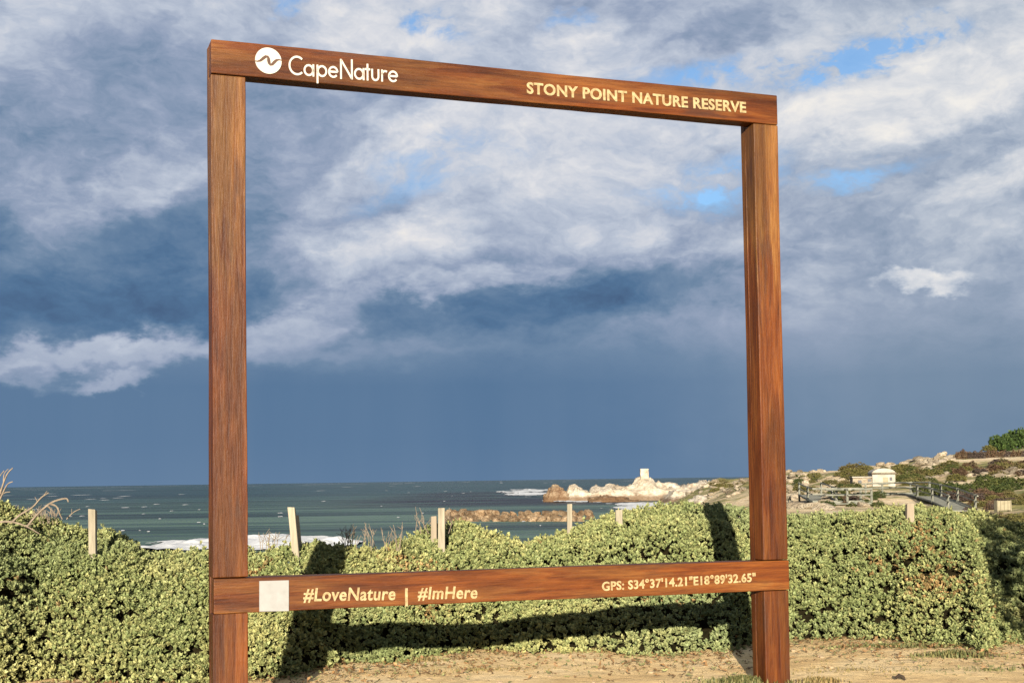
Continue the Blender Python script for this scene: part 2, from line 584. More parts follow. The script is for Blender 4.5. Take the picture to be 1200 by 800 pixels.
# ------------------------------------------------------------------ ground, headland, sea
def ground():
    xs = np.linspace(-30, 30, 160)
    ys = np.linspace(-12, 18, 120)
    X, Y = np.meshgrid(xs, ys)
    P = np.stack([X, Y, X * 0], -1)
    Z = fbm(P * 0.5, 3) * 0.014 + fbm(P * 2.2, 3) * 0.008
    Z = Z - np.clip((Y - 13.5) / 4.5, 0, 1) ** 2 * 0.9 * (1 - np.clip((X - 2) / 3, 0, 1))
    V = np.stack([X, Y, Z], -1).reshape(-1, 3)
    n = len(xs)
    q = [(r * n + c, r * n + c + 1, (r + 1) * n + c + 1, (r + 1) * n + c) for r in range(len(ys) - 1) for c in range(n - 1)]
    o = link('ground', fast_mesh('ground', V, np.array(q)), M_SAND, smooth=True)
    tag(o, kind='structure')


CTRL = []        # (pixel column, log depth, height)
def cp(px, py, d): CTRL.append((px / 100, 4 * math.log(d), at(px, py, d).z))
def cz(px, d, z): CTRL.append((px / 100, 4 * math.log(d), z))


for a in [(930, 598, 50), (985, 600, 50), (1060, 596, 45), (1140, 606, 45), (1200, 604, 40), (960, 594, 80), (1000, 598, 75), (1033, 593, 84),
          (1066, 592, 85), (1100, 597, 80), (1140, 606, 70), (1190, 600, 60), (940, 574, 130), (1000, 571, 120), (1035, 569, 118),
          (1100, 562, 130), (1180, 561, 120), (860, 574, 220), (920, 555, 215), (1000, 552, 205), (1060, 542, 190),
          (1115, 535, 180), (1160, 537, 172), (1215, 537, 168), (870, 562, 300), (830, 564, 310), (1215, 520, 205), (1330, 480, 210), (1330, 560, 100),
          (1500, 560, 100), (1500, 480, 200), (860, 588, 110), (900, 582, 140), (1240, 600, 30), (880, 596, 45)]:
    cp(*a)
for px in (-200, 0, 200, 400, 600):
    for d, z in ((17, -0.6), (26, -2.5), (60, -6), (120, -7), (250, -8), (420, -9)):
        cz(px, d, z)
for d, z in ((17, -0.5), (26, -2), (60, -5.2), (120, -6), (250, -7.5), (420, -9)):
    cz(720, d, z)
for d, z in ((26, -1.0), (60, -2.8), (120, -4.2), (250, -5.2), (330, -5.4), (420, -8)):
    cz(800, d, z)
for px, z in ((860, -8), (950, -8), (1050, -4), (1200, -1), (1400, 3)):
    cz(px, 430, z)
for px in (900, 1000, 1100, 1200, 1400):
    cz(px, 17, -0.2 if px < 1100 else 0.1)
_C = np.array(CTRL)
_D = np.linalg.norm(_C[:, None, :2] - _C[None, :, :2], axis=-1)
_W = np.linalg.solve(_D + 1e-3 * np.eye(len(_C)), _C[:, 2])


def land_z(x, y):
    x = np.asarray(x, float)
    y = np.asarray(y, float)
    q = np.stack([(600 + F_PX * x / y) / 100, 4 * np.log(y)], -1)
    d = np.linalg.norm(q[..., None, :] - _C[:, :2], axis=-1)
    z = d @ _W
    P = np.stack([x, y, y * 0], -1)
    return z + fbm(P * 0.11, 4) * np.clip(y * 0.0026, 0.05, 0.7) + fbm(P * 0.5, 2) * np.clip(y * 0.0008, 0.02, 0.2)


def headland():
    cols = np.linspace(-350, 1700, 240)
    deps = np.exp(np.linspace(math.log(17.5), math.log(430), 170))
    A, Dp = np.meshgrid((cols - 600) / F_PX, deps)
    X, Y = A * Dp, Dp
    Z = land_z(X, Y)
    V = np.stack([X, Y, Z], -1).reshape(-1, 3)
    n = len(cols)
    q = [(r * n + c, r * n + c + 1, (r + 1) * n + c + 1, (r + 1) * n + c) for r in range(len(deps) - 1) for c in range(n - 1)]
    tag(link('headland', fast_mesh('headland', V, np.array(q)), M_HEAD, smooth=True), kind='structure')


def sea():
    v = [(-60000, 20, SEA), (60000, 20, SEA), (60000, 90000, SEA), (-60000, 90000, SEA)]
    tag(link('sea', mesh('sea', v, [(0, 1, 2, 3)]), M_SEA), kind='structure')


ground()
headland()
sea()


# ------------------------------------------------------------------ the timber picture frame
FX, FY, YAW = -1.74028, 7.7904, 0.356488
FW, ZT, HT, ZB, HB, WL, WR, DP, BD = 3.83635, 2.6154 + EYE, 0.2042, -0.55363 + EYE, 0.2004, 0.20, 0.1883, 0.178, 0.118


def on_frame(px, py):
    """pixel to (along, up) on the front plane of the frame"""
    d = ray(px, py)
    n = Vector((math.sin(YAW), -math.cos(YAW), 0))
    o = Vector((FX, FY, 0))
    t = (o - Vector((0, 0, EYE))).dot(n) / d.dot(n)
    p = Vector((0, 0, EYE)) + d * t - o
    return p.x * math.cos(YAW) + p.y * math.sin(YAW), p.z


def member(name, p0, p1, u0, u1, w0, w1, axis, mat, parent):
    """a slightly uneven squared timber. axis 2: from height p0 to p1; axis 0: from along p0 to p1 (u0,u1 are heights, given per end)"""
    n = 28
    V, Fc = [], []
    for i in range(n + 1):
        t = i / n
        a = p0 + (p1 - p0) * t
        j = [0.0022 * math.sin(a * 2.1 + k * 1.7 + len(name)) + random.uniform(-0.0009, 0.0009) for k in range(4)]
        if axis == 2:
            V += [(u0 + j[0], w0 + j[1] * .4, a), (u1 + j[1], w0 + j[2] * .4, a), (u1 + j[2], w1, a), (u0 + j[3], w1, a)]
        else:
            b0, b1 = u0[0] + (u0[1] - u0[0]) * t, u1[0] + (u1[1] - u1[0]) * t
            V += [(a, w0 + j[0] * .4, b0 + j[0]), (a, w1, b0 + j[1]), (a, w1, b1 + j[2]), (a, w0 + j[3] * .4, b1 + j[3])]
    for i in range(n):
        for k in range(4):
            a, b = i * 4 + k, i * 4 + (k + 1) % 4
            Fc.append((a, b, b + 4, a + 4))
    Fc += [(3, 2, 1, 0), tuple(n * 4 + k for k in range(4))]
    o = link(name, mesh(name, V, Fc), mat, parent)
    return bevel_mod(o, 0.006, 2)


def text_mesh(s, bold=0.0, shear=0.0, ext=0.0):
    cu = bpy.data.curves.new('lettering', 'FONT')
    cu.body = s
    cu.offset = bold
    cu.shear = shear
    cu.extrude = 0.02
    cu.resolution_u = 4
    cu.space_character = 1.06
    o = bpy.data.objects.new('lettering_source', cu)
    COL.objects.link(o)
    dg = bpy.context.evaluated_depsgraph_get()
    me = bpy.data.meshes.new_from_object(o.evaluated_get(dg))
    bpy.data.objects.remove(o)
    bpy.data.curves.remove(cu)
    return me


def lettering(s, bl, br, tl, parent, mat, bold, shear=0.0, front=0.0):
    """bl, br: pixels of the baseline's ends; tl: pixel of the cap top at the left end"""
    me = text_mesh(s, bold, shear)
    co = np.array([v.co[:] for v in me.vertices])
    (u0, v0), (u1, v1), (_, vt) = on_frame(*bl), on_frame(*br), on_frame(*tl)
    x0, x1 = co[:, 0].min(), co[:, 0].max()
    cap = 0.69
    for v in me.vertices:
        t = (v.co.x - x0) / (x1 - x0)
        v.co = (u0 + (u1 - u0) * t, front - 0.0022 - (0.002 if v.co.z > 0 else -0.002), v0 + (v1 - v0) * t + v.co.y / cap * (vt - v0))
    me.update()
    me.materials.clear()
    return link('lettering', me, mat, parent)


def strokes_mesh(strokes, width, uvf, front):
    """strokes: polylines in letter units; ribbon mesh with rounded look, mapped by uvf to (along, up)"""
    V, Fc = [], []
    for pl in strokes:
        if len(pl) == 2 and isinstance(pl[1], (int, float)):
            pts, wd = pl
        else:
            pts, wd = pl, width
        n = len(pts)
        base = len(V)
        for i, p in enumerate(pts):
            a = Vector(pts[max(i - 1, 0)])
            b = Vector(pts[min(i + 1, n - 1)])
            t = (b - a).normalized()
            nn = Vector((-t.y, t.x)) * wd / 2
            for sgn, dep in ((1, 0), (-1, 0), (-1, 1), (1, 1)):
                q = Vector(p) + nn * sgn
                u, v = uvf(q.x, q.y)
                V.append((u, front - 0.004 + 0.0038 * dep, v))
        for i in range(n - 1):
            for k in range(4):
                c, d = base + i * 4 + k, base + i * 4 + (k + 1) % 4
                Fc.append((c, d, d + 4, c + 4))
        Fc += [tuple(base + k for k in (3, 2, 1, 0)), tuple(base + (n - 1) * 4 + k for k in range(4))]
    return mesh('lettering', V, Fc)


def arc(cx, cy, r, a0, a1, n=20, ry=None):
    ry = r if ry is None else ry
    return [(cx + r * math.cos(R(a0 + (a1 - a0) * i / n)), cy + ry * math.sin(R(a0 + (a1 - a0) * i / n))) for i in range(n + 1)]


def build_frame():
    fr = empty('timber_picture_frame', (FX, FY, 0), YAW)
    tag(fr, 'giant reddish brown timber picture frame with cream lettering standing on the sandy path', 'frame')
    zl, zr = ZB + 0.009, ZB - 0.011
    gap = 0.0035
    A = m_wood('varnished_timber_left_post', 2, 1.0, 2.75)
    B = m_wood('varnished_timber_right_post', 2, 5.0, 2.95)
    Ct = m_wood('varnished_timber_top_beam', 0, 2.3)
    Cb = m_wood('varnished_timber_bottom_beam', 0, 8.1)
    # the posts: the rails are half-lapped into their front, so the visible front ends at each rail
    for (u0, u1, mat, zrail) in ((0.0, WL, A, zl), (FW - WR, FW, B, zr)):
        p = member('post', -0.12, ZT - 0.003, u0 + 0.001, u1 - 0.001, BD + 0.001, DP, 2, mat, fr)
        for a, b in ((-0.12, zrail - HB - gap), (zrail + gap, ZT - HT - gap)):
            q = member('post_front', a, b, u0, u1, 0.0, BD - 0.001, 2, mat, p)
    tb = member('top_beam', 0.0, FW, (ZT - HT, ZT - HT), (ZT, ZT), -0.002, BD - 0.003, 0, Ct, fr)
    bb = member('bottom_beam', 0.004, FW + 0.006, (zl - HB, zr - HB), (zl, zr), -0.004, BD - 0.005, 0, Cb, fr)
    # round logo with a wave cut through it
    (cu, cv) = on_frame(314.3, 71.8)
    r = (on_frame(329.8, 73.5)[0] - on_frame(298.8, 70.3)[0]) / 2
    n = 48
    V = [(cu + r * math.cos(2 * math.pi * i / n), y, cv + r * math.sin(2 * math.pi * i / n)) for y in (-0.008, -0.002) for i in range(n)]
    Fc = [tuple(range(n - 1, -1, -1))] + [(i, (i + 1) % n, n + (i + 1) % n, n + i) for i in range(n)]
    disc = link('logo_disc', mesh('logo_disc', V, [tuple(reversed(f)) for f in Fc]), M_LOGO, fr)
    wv = [(-1.0, -0.12), (-0.82, -0.13), (-0.62, -0.06), (-0.4, 0.14), (-0.2, 0.30), (-0.06, 0.30), (0.0, 0.18), (0.02, 0.0), (0.06, -0.2),
          (0.14, -0.30), (0.28, -0.26), (0.45, -0.06), (0.62, 0.10), (0.8, 0.15), (1.0, 0.12)]
    wd = [.04, .06, .10, .13, .12, .10, .13, .15, .13, .10, .12, .13, .10, .06, .04]
    V, Fc = [], []
    for i, (a, b) in enumerate(wv):
        p, q = Vector(wv[max(i - 1, 0)]), Vector(wv[min(i + 1, len(wv) - 1)])
        t = (q - p).normalized()
        nn = Vector((-t.y, t.x)) * wd[i] * 0.85
        for s_ in (1, -1):
            V.append((cu + r * (a + nn.x * s_), -0.0095, cv + r * (b + nn.y * s_)))
    for i in range(len(wv) - 1):
        Fc.append((2 * i, 2 * i + 1, 2 * i + 3, 2 * i + 2))
    link('wave_mark', mesh('wave_mark', V, Fc), M_MARK, disc)
    # "CapeNature" in round geometric letters: cap height 1, x-height 0.62
    S, x = [], 0.0
    w = 0.105
    S.append(arc(0.47, 0.5, 0.44, 48, 312, 30)); x = 0.86
    def bowl_a(x):   # round a with stem
        S.append(arc(x + 0.29, 0.31, 0.25, 0, 360, 28)); S.append([(x + 0.56, 0.0), (x + 0.56, 0.62)])
    bowl_a(x); x += 0.74
    S.append([(x + 0.06, -0.32), (x + 0.06, 0.62)]); S.append(arc(x + 0.33, 0.31, 0.25, 0, 360, 28)); x += 0.68
    def e_(x):
        S.append([(x + 0.06, 0.32), (x + 0.56, 0.32)]); S.append(arc(x + 0.31, 0.31, 0.25, 0, 322, 28))
    e_(x); x += 0.70
    S.append([(x + 0.07, -0.02), (x + 0.07, 1.0)]); S.append([(x + 0.07, 0.97), (x + 0.72, 0.03)]); S.append([(x + 0.72, 0.0), (x + 0.72, 1.02)]); x += 0.86
    bowl_a(x); x += 0.66
    S.append([(x + 0.14, 0.0), (x + 0.14, 0.86)]); S.append([(x - 0.02, 0.58), (x + 0.30, 0.58)]); x += 0.36
    S.append([(x + 0.06, 0.62), (x + 0.06, 0.24)] + arc(x + 0.25, 0.24, 0.19, 180, 360, 14) + [(x + 0.44, 0.62)]); x += 0.60
    S.append([(x + 0.06, 0.0), (x + 0.06, 0.62)]); S.append(arc(x + 0.25, 0.36, 0.19, 180, 55, 10)); x += 0.42
    e_(x); x += 0.60
    (u0, v0), (u1, v1), (_, vt) = on_frame(338.5, 88.3), on_frame(466, 97.5), on_frame(338.5, 65.0)
    f = lambda a, b: (u0 + (u1 - u0) * a / x, v0 + (v1 - v0) * a / x + b * (vt - v0))
    link('lettering', strokes_mesh(S, w, f, -0.002), M_LOGO, fr)
    lettering('STONY POINT NATURE RESERVE', (617, 109.5), (874, 132.3), (617, 97.0), fr, M_CREAM, 0.032, 0, -0.002)
    lettering('#LoveNature', (355, 703.6), (463, 702.0), (355, 688.8), fr, M_CREAM, 0.022, 0.14, -0.004)
    lettering('|', (474.5, 704.5), (477.5, 704.4), (474.5, 688.5), fr, M_CREAM, 0.0, 0, -0.004)
    lettering('#ImHere', (489, 701.4), (559, 700.2), (489, 687.4), fr, M_CREAM, 0.022, 0.14, -0.004)
    lettering('GPS: S34\u00b037\'14.21"E18\u00b089\'32.65"', (705, 691.5), (885, 680.6), (705, 681.6), fr, M_CREAM, 0.030, 0, -0.004)
    # the white code plaque, left plain
    pts = [on_frame(303.6, 716.0), on_frame(338.2, 715.4), on_frame(338.2, 679.3), on_frame(303.6, 680.2)]
    V = [(u, y, v) for y in (-0.0105, -0.003) for (u, v) in pts]
    Fc = [(3, 2, 1, 0)[::-1], (0, 4, 5, 1), (1, 5, 6, 2), (2, 6, 7, 3), (3, 7, 4, 0)]
    bevel_mod(link('white_plaque', mesh('white_plaque', V, Fc), M_PLAQUE, fr), 0.0015, 1)


build_frame()


# ------------------------------------------------------------------ foliage
LEAF_V = np.array([(0, 0, 0), (0.52, 0.27, 0.12), (0.52, -0.27, 0.12), (0.5, 0, 0.0), (1.0, 0, 0.03)])
LEAF_T = np.array([(0, 3, 1), (0, 2, 3), (3, 4, 1), (3, 2, 4)])


def leaves_mesh(name, pos, axis, count, size, tint, rng, spread=(0.25, 1.15), lift=0.02):
    """rosettes of leaves. pos (n,3), axis (n,3) unit, tint (n,3): one rosette each with count leaves"""
    n = len(pos)
    N = n * count
    P = np.repeat(pos, count, 0)
    A = np.repeat(axis, count, 0)
    Tn = np.repeat(tint, count, 0)
    # frame about the axis
    ref = np.where(np.abs(A[:, 2:3]) < 0.9, np.array([[0, 0, 1.0]]), np.array([[1.0, 0, 0]]))
    e1 = np.cross(A, ref)
    e1 /= np.linalg.norm(e1, axis=1, keepdims=True)
    e2 = np.cross(A, e1)
    k = np.tile(np.arange(count), n)
    ang = k * 2.4 + np.repeat(rng.random(n) * 6.28, count) + rng.normal(0, 0.25, N)
    tilt = spread[0] + (spread[1] - spread[0]) * (k + rng.random(N)) / count      # from the axis
    dirv = A * np.cos(tilt)[:, None] + (e1 * np.cos(ang)[:, None] + e2 * np.sin(ang)[:, None]) * np.sin(tilt)[:, None]
    side = np.cross(A, dirv)
    side /= np.linalg.norm(side, axis=1, keepdims=True) + 1e-9
    nor = np.cross(dirv, side)
    roll = rng.normal(0, 0.35, N)
    s2 = side * np.cos(roll)[:, None] + nor * np.sin(roll)[:, None]
    n2 = np.cross(dirv, s2)
    L = size * np.repeat(0.7 + 0.65 * rng.random(n) ** 1.5, count) * (0.65 + 0.6 * rng.random(N))
    off = P + A * (rng.random(N)[:, None] - 0.5) * lift - dirv * L[:, None] * 0.1
    V = (off[:, None, :] + LEAF_V[None, :, 0:1] * (dirv * L[:, None])[:, None, :] + LEAF_V[None, :, 1:2] * (s2 * L[:, None])[:, None, :]
         + LEAF_V[None, :, 2:3] * (n2 * L[:, None])[:, None, :])
    Fq = (LEAF_T[None] + (np.arange(N) * 5)[:, None, None]).reshape(-1, 3)
    jit = 1 + rng.normal(0, 0.13, (N, 1))
    C = np.concatenate([np.clip(Tn * jit * 0.92, 0.004, 0.6), np.ones((N, 1))], 1)
    C = np.repeat(C, 5, 0)
    return fast_mesh(name, V.reshape(-1, 3), Fq, C)


class Mound:
    """a hedge bank: for each picture column its foot, its crest and its back"""
    def __init__(self, cols, foot_py, crest_py, crest_d, back=2.5):
        self.cols, self.foot, self.crest, self.cd = (np.array(v, float) for v in (cols, foot_py, crest_py, crest_d))
        self.crest += 7      # leaves stand this far above the bank
        fine = np.arange(cols[0], cols[-1] + 1, 6.0)
        fo = np.interp(fine, self.cols, self.foot)
        fo = fo + 4.5 * fbm(np.stack([fine * 0.022, fine * 0, fine * 0 + 4], -1), 4, 0.6) * (self.foot.max() > 735)
        cr = np.interp(fine, self.cols, self.crest)
        cd = np.interp(fine, self.cols, self.cd)
        B = np.array([on_level(a, b, 0)[:] for a, b in zip(fine, fo)])
        C = np.array([at(a, b, d)[:] for a, b, d in zip(fine, cr, cd)])
        self.fine, self.B, self.C = fine, B, C

    def pt(self, px, s, lump=True):
        px = np.asarray(px, float)
        s = np.asarray(s, float)
        B = np.stack([np.interp(px, self.fine, self.B[:, k]) for k in range(3)], -1)
        C = np.stack([np.interp(px, self.fine, self.C[:, k]) for k in range(3)], -1)
        sc = np.clip(s, 0, 1)[..., None]
        P = B + (C - B) * np.concatenate([sc, sc, np.sin(sc * math.pi / 2) ** 0.85], -1)
        o = np.clip(s - 1, 0, None)
        P[..., 1] += o * 2.5
        P[..., 0] += o * 2.5 * B[..., 0] / B[..., 1]
        P[..., 2] -= o ** 2 * 1.6
        if lump:
            Q = P.copy()
            w = np.clip(s * 5, 0.15, 1) * np.where(s > 0.85, 0.6, 1.0)
            P[..., 2] += fbm(Q * 1.3, 2) * 0.07 * w + vnoise(Q * 4.5 + 9) * 0.035 * w
            P[..., 1] += (fbm(Q * 1.9 + 31, 2) * 0.10 + vnoise(Q * 6 + 3) * 0.04) * np.clip(s * 4, 0.3, 1)
        return P

    def normal(self, px, s):
        a = self.pt(px + 4, s) - self.pt(px - 4, s)
        b = self.pt(px, s + 0.03) - self.pt(px, np.clip(s - 0.03, 0, None))
        n = np.cross(a, b)
        return n / (np.linalg.norm(n, axis=-1, keepdims=True) + 1e-9)


def hedge(name, label, mound, n_ros, size, seed, px_rng, s_max=1.35, brown=()):
    rng = np.random.default_rng(seed)
    root = empty(name, tuple(np.mean(mound.B, 0)))
    tag(root, label, 'hedge')
    off = np.array(root.location)
    px = rng.uniform(*px_rng, n_ros)
    s = rng.random(n_ros) * s_max
    P = mound.pt(px, s)
    Nn = mound.normal(px, s)
    tuft = vnoise(P * 13 + 5) * 0.6 + vnoise(P * 27 + 2) * 0.4
    keep = tuft > -0.33 + 0.1 * rng.normal(0, 1, n_ros)
    px, s, P, Nn, tuft = px[keep], s[keep], P[keep], Nn[keep], tuft[keep]
    n_ros = len(px)
    depth = tuft * 0.06 - np.abs(rng.normal(0, 0.018, n_ros)) + 0.03 * (rng.random(n_ros) < 0.10)
    shoot = (rng.random(n_ros) < 0.035) & (s > 0.72) & (s < 1.08)
    depth = depth + shoot * rng.uniform(0.015, 0.05, n_ros)
    P = P + Nn * depth[:, None]
    ax = Nn * 0.75 + np.array([0, -0.25, 0.45]) + rng.normal(0, 0.33, (n_ros, 3))
    ax /= np.linalg.norm(ax, axis=1, keepdims=True)
    v = fbm(P * 1.1 + 50, 3) * 0.45 + rng.normal(0, 0.26, n_ros)
    g1, g2, g3 = np.array([0.150, 0.178, 0.066]), np.array([0.218, 0.232, 0.090]), np.array([0.290, 0.278, 0.110])
    t = np.clip(v + 0.5, 0, 1)[:, None]
    tint = np.where(t < 0.5, g1 + (g2 - g1) * t * 2, g2 + (g3 - g2) * (t - 0.5) * 2)
    blu = np.clip(fbm(P * 0.8 + 90, 2), 0, 1)[:, None]
    tint = tint * (1 - blu * 0.5) + np.array([0.150, 0.185, 0.090]) * blu * 0.5
    # dry orange-brown rosettes, in drifts and singly
    bm = fbm(P * 1.5 + 7, 3) * 0.9 + rng.normal(0, 0.28, n_ros)
    ph = np.stack(pix_np(P), -1)
    for (bx, by, br, amt) in brown:
        bm = bm + amt * np.exp(-((ph[:, 0] - bx) ** 2 + (1.6 * (ph[:, 1] - by)) ** 2) / br ** 2)
    br_ = bm > 1.08
    tint[br_] = tint[br_] * 0.25 + np.array([0.23, 0.125, 0.05]) * (0.45 + 0.6 * rng.random((br_.sum(), 1)))
    me = leaves_mesh('foliage', P - off, ax, 7, size, tint, rng)
    tag(link('foliage', me, M_LEAF, root), kind='stuff')
    # core sheet added under the leaves to block light; gap shade in its colour
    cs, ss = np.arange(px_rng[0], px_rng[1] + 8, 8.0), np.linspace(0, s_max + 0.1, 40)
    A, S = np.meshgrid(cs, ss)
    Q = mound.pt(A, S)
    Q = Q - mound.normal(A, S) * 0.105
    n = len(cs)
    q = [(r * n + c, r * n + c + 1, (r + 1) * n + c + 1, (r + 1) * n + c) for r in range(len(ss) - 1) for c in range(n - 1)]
    link('litter', fast_mesh('litter', (Q - off).reshape(-1, 3), np.array(q)), M_CORE, root, smooth=True)  # the dark core sheet that blocks light inside the hedge
    return root


MAIN = Mound([-60, 0, 50, 100, 140, 172, 205, 240, 300, 345, 400, 450, 480, 505, 530, 560, 590, 610, 640, 680, 710, 740, 800, 840, 880, 930, 980, 1015, 1045, 1075, 1105, 1128, 1140, 1152, 1160, 1175, 1190, 1215, 1260],
             [806, 806, 804, 800, 798, 803, 803, 800, 797, 789, 780, 776, 773, 771, 769, 767, 766, 765, 765, 765, 766, 768, 770, 766, 756, 751, 750, 750, 751, 752, 753, 756, 761, 764, 759, 754, 752, 752, 752],
             [578, 588, 602, 613, 624, 652, 650, 645, 643, 637, 640, 640, 626, 612, 609, 615, 628, 635, 628, 612, 598, 595, 591, 588, 592, 601, 602, 600, 594, 591, 595, 604, 614, 650, 690, 712, 722, 734, 744],
             [11.7, 11.6, 11.7, 11.7, 11.6, 11.3, 11.2, 11.2, 11.1, 11.1, 11.2, 11.5, 12.2, 12.6, 12.8, 12.8, 12.7, 12.7, 12.9, 13.3, 13.5, 13.6, 13.8, 13.8, 13.8, 13.6, 13.5, 13.5, 13.5, 13.4, 13.2, 12.8, 12.6, 12.2, 12.0, 11.9, 11.8, 11.6, 11.5])
hedge('coastal_hedge', 'long bank of grey-green succulent leaves running behind the timber frame', MAIN, 76000, 0.031, 3, (-50, 1250),
      brown=[(1090, 690, 45, 0.45), (1000, 675, 30, 0.4), (90, 690, 30, 0.4), (40, 720, 25, 0.4), (700, 640, 60, 0.25), (470, 640, 50, 0.5), (520, 700, 40, 0.35), (1130, 740, 40, 0.5)])
SHADE = Mound([1095, 1115, 1135, 1150, 1180, 1200, 1260, 1320],
              [722, 722, 722, 722, 724, 726, 728, 730], [632, 610, 596, 594, 604, 614, 620, 620], [15.2, 15.2, 15.2, 15.2, 15.2, 15.0, 15.0, 15.0])
hedge('shaded_bush', 'dark bush in deep shadow beyond the right end of the long hedge', SHADE, 12000, 0.045, 5, (1100, 1310))


# shrub added out of view on the right to cast shade on the bush
def shrub(name, label, loc, rad, h, n, size, seed, cols, cat='shrub', group=None, mat=None, count=6):
    rng = np.random.default_rng(seed)
    root = empty(name, loc)
    tag(root, label, cat, group)
    d = rng.normal(0, 1, (n, 3))
    d /= np.linalg.norm(d, axis=1, keepdims=True)
    r = (0.62 + 0.38 * rng.random(n) ** 0.5) * (1 + 0.22 * fbm(d * 2.3 + seed, 3))
    P = d * r[:, None] * np.array([rad, rad * 0.85, h * 0.5]) + np.array([0, 0, h * 0.52])
    P = P[P[:, 2] > 0.03]
    d = d[:len(P)]
    ax = (P - np.array([0, 0, h * 0.35]))
    ax /= np.linalg.norm(ax, axis=1, keepdims=True)
    ax = ax + rng.normal(0, 0.35, ax.shape) + np.array([0, 0, 0.25])
    ax /= np.linalg.norm(ax, axis=1, keepdims=True)
    t = np.clip(0.5 + 0.5 * fbm(P * 2 / rad + seed, 2) + rng.normal(0, 0.2, len(P)), 0, 1)[:, None]
    tint = np.array(cols[0]) * (1 - t) + np.array(cols[1]) * t
    tag(link('crown', leaves_mesh('crown', P, ax, count, size, tint, rng), mat or M_SCRUB, root), kind='stuff')
    V, Fc = [], []
    for k in range(4):
        a = k * 1.7 + seed
        tube(V, Fc, [(0, 0, -0.2), (0.15 * rad * math.cos(a), 0.15 * rad * math.sin(a), h * 0.25), (0.5 * rad * math.cos(a), 0.5 * rad * math.sin(a), h * 0.6)],
             [0.04 * rad, 0.03 * rad, 0.012 * rad], 5)
    link('stem', mesh('stem', V, Fc), M_TWIG, root)
    return root


def tube(V, Fc, pts, rad, n=6):
    base = len(V)
    for i, p in enumerate(pts):
        p = Vector(p)
        t = (Vector(pts[min(i + 1, len(pts) - 1)]) - Vector(pts[max(i - 1, 0)])).normalized()
        e1 = t.cross(Vector((0.3, 0.9, 0.1))).normalized()
        e2 = t.cross(e1)
        for k in range(n):
            a = 2 * math.pi * k / n
            V.append(p + (e1 * math.cos(a) + e2 * math.sin(a)) * rad[i])
    for i in range(len(pts) - 1):
        for k in range(n):
            a, b = base + i * n + k, base + i * n + (k + 1) % n
            Fc.append((a, b, b + n, a + n))
    Fc.append(tuple(base + k for k in range(n - 1, -1, -1)))
    Fc.append(tuple(base + (len(pts) - 1) * n + k for k in range(n)))


shrub('shade_caster_shrub', 'added leafy shrub, unseen past the right edge, placed to shade the dark bush', (5.22, 6.2, 0), 1.38, 3.05, 2600, 0.085, 11,
      [(0.05, 0.07, 0.02), (0.10, 0.11, 0.035)])  # unseen caster, added for the shade it throws


# ------------------------------------------------------------------ dry twigs and fence posts
def twigs(name, label, group, lines, origin):
    """each line: list of pixel points with depth and radius; all joined at one root: one dead branch"""
    V, Fc = [], []
    for pts, r0, r1 in lines:
        P = [at(*p) for p in pts]
        # smooth
        Q = []
        for i in range(len(P) - 1):
            for k in range(4):
                t = k / 4
                a, b, c, d = P[max(i - 1, 0)], P[i], P[i + 1], P[min(i + 2, len(P) - 1)]
                Q.append(0.5 * ((2 * b) + (c - a) * t + (2 * a - 5 * b + 4 * c - d) * t * t + (3 * b - a - 3 * c + d) * t ** 3))
        Q.append(P[-1])
        rr = [r0 + (r1 - r0) * i / (len(Q) - 1) for i in range(len(Q))]
        tube(V, Fc, Q, rr, 5)
    o = at(*origin)
    V = [v - o for v in V]
    return tag(link(name, mesh(name, V, Fc), M_TWIG, loc=o), label, 'branch', group)


D = 11.0
twigs('dead_branch', 'bare pale twig sticking up at the left edge above the hedge', None,
      [([(-14, 640, D), (-6, 600, D), (1, 575, D), (8, 556, D), (15, 548, D)], .012, .005), ([(1, 578, D), (-2, 562, D), (5, 551, D)], .008, .004),
       ([(0, 585, D), (8, 568, D), (15, 564, D)], .008, .004), ([(4, 566, D), (5, 555, D), (10, 549, D)], .006, .003),
       ([(-8, 606, D), (-4, 590, D), (4, 578, D), (12, 576, D)], .007, .003)], (-14, 640, D))
twigs('dead_branch', 'arching dry branch with a drooping tip above the hedge at the left', None,
      [([(28, 622, D), (42, 604, D), (58, 590, D), (70, 585, D), (78, 584, D), (80, 588, D)], .011, .005),
       ([(58, 590, D), (66, 593, D), (70, 602, D), (73, 608, D)], .008, .004), ([(55, 592, D), (60, 597, D), (65, 604, D)], .005, .003)], (28, 622, D))
twigs('dead_branch', 'straight dry branch slanting up to the right near the left edge of the hedge', None,
      [([(8, 618, D), (22, 604, D), (38, 594, D), (48, 583, D), (57, 577, D)], .010, .005), ([(44, 588, D), (41, 582, D)], .004, .002),
       ([(50, 582, D), (55, 575, D)], .004, .002)], (8, 618, D))
D = 10.75
twigs('dead_branch', 'thin dry branch lying low across the leaves at the far left', None,
      [([(-6, 612, D), (12, 611, D), (30, 616, D), (46, 625, D)], .010, .004), ([(28, 616, D), (40, 613, D)], .005, .002)], (-6, 612, D))
D = 11.2
twigs('dead_branch', 'short dry twig leaning right just left of the leftmost fence post', None,
      [([(78, 608, D), (86, 600, D), (94, 596, D)], .006, .003), ([(84, 602, D), (84, 596, D)], .003, .002)], (78, 608, D))


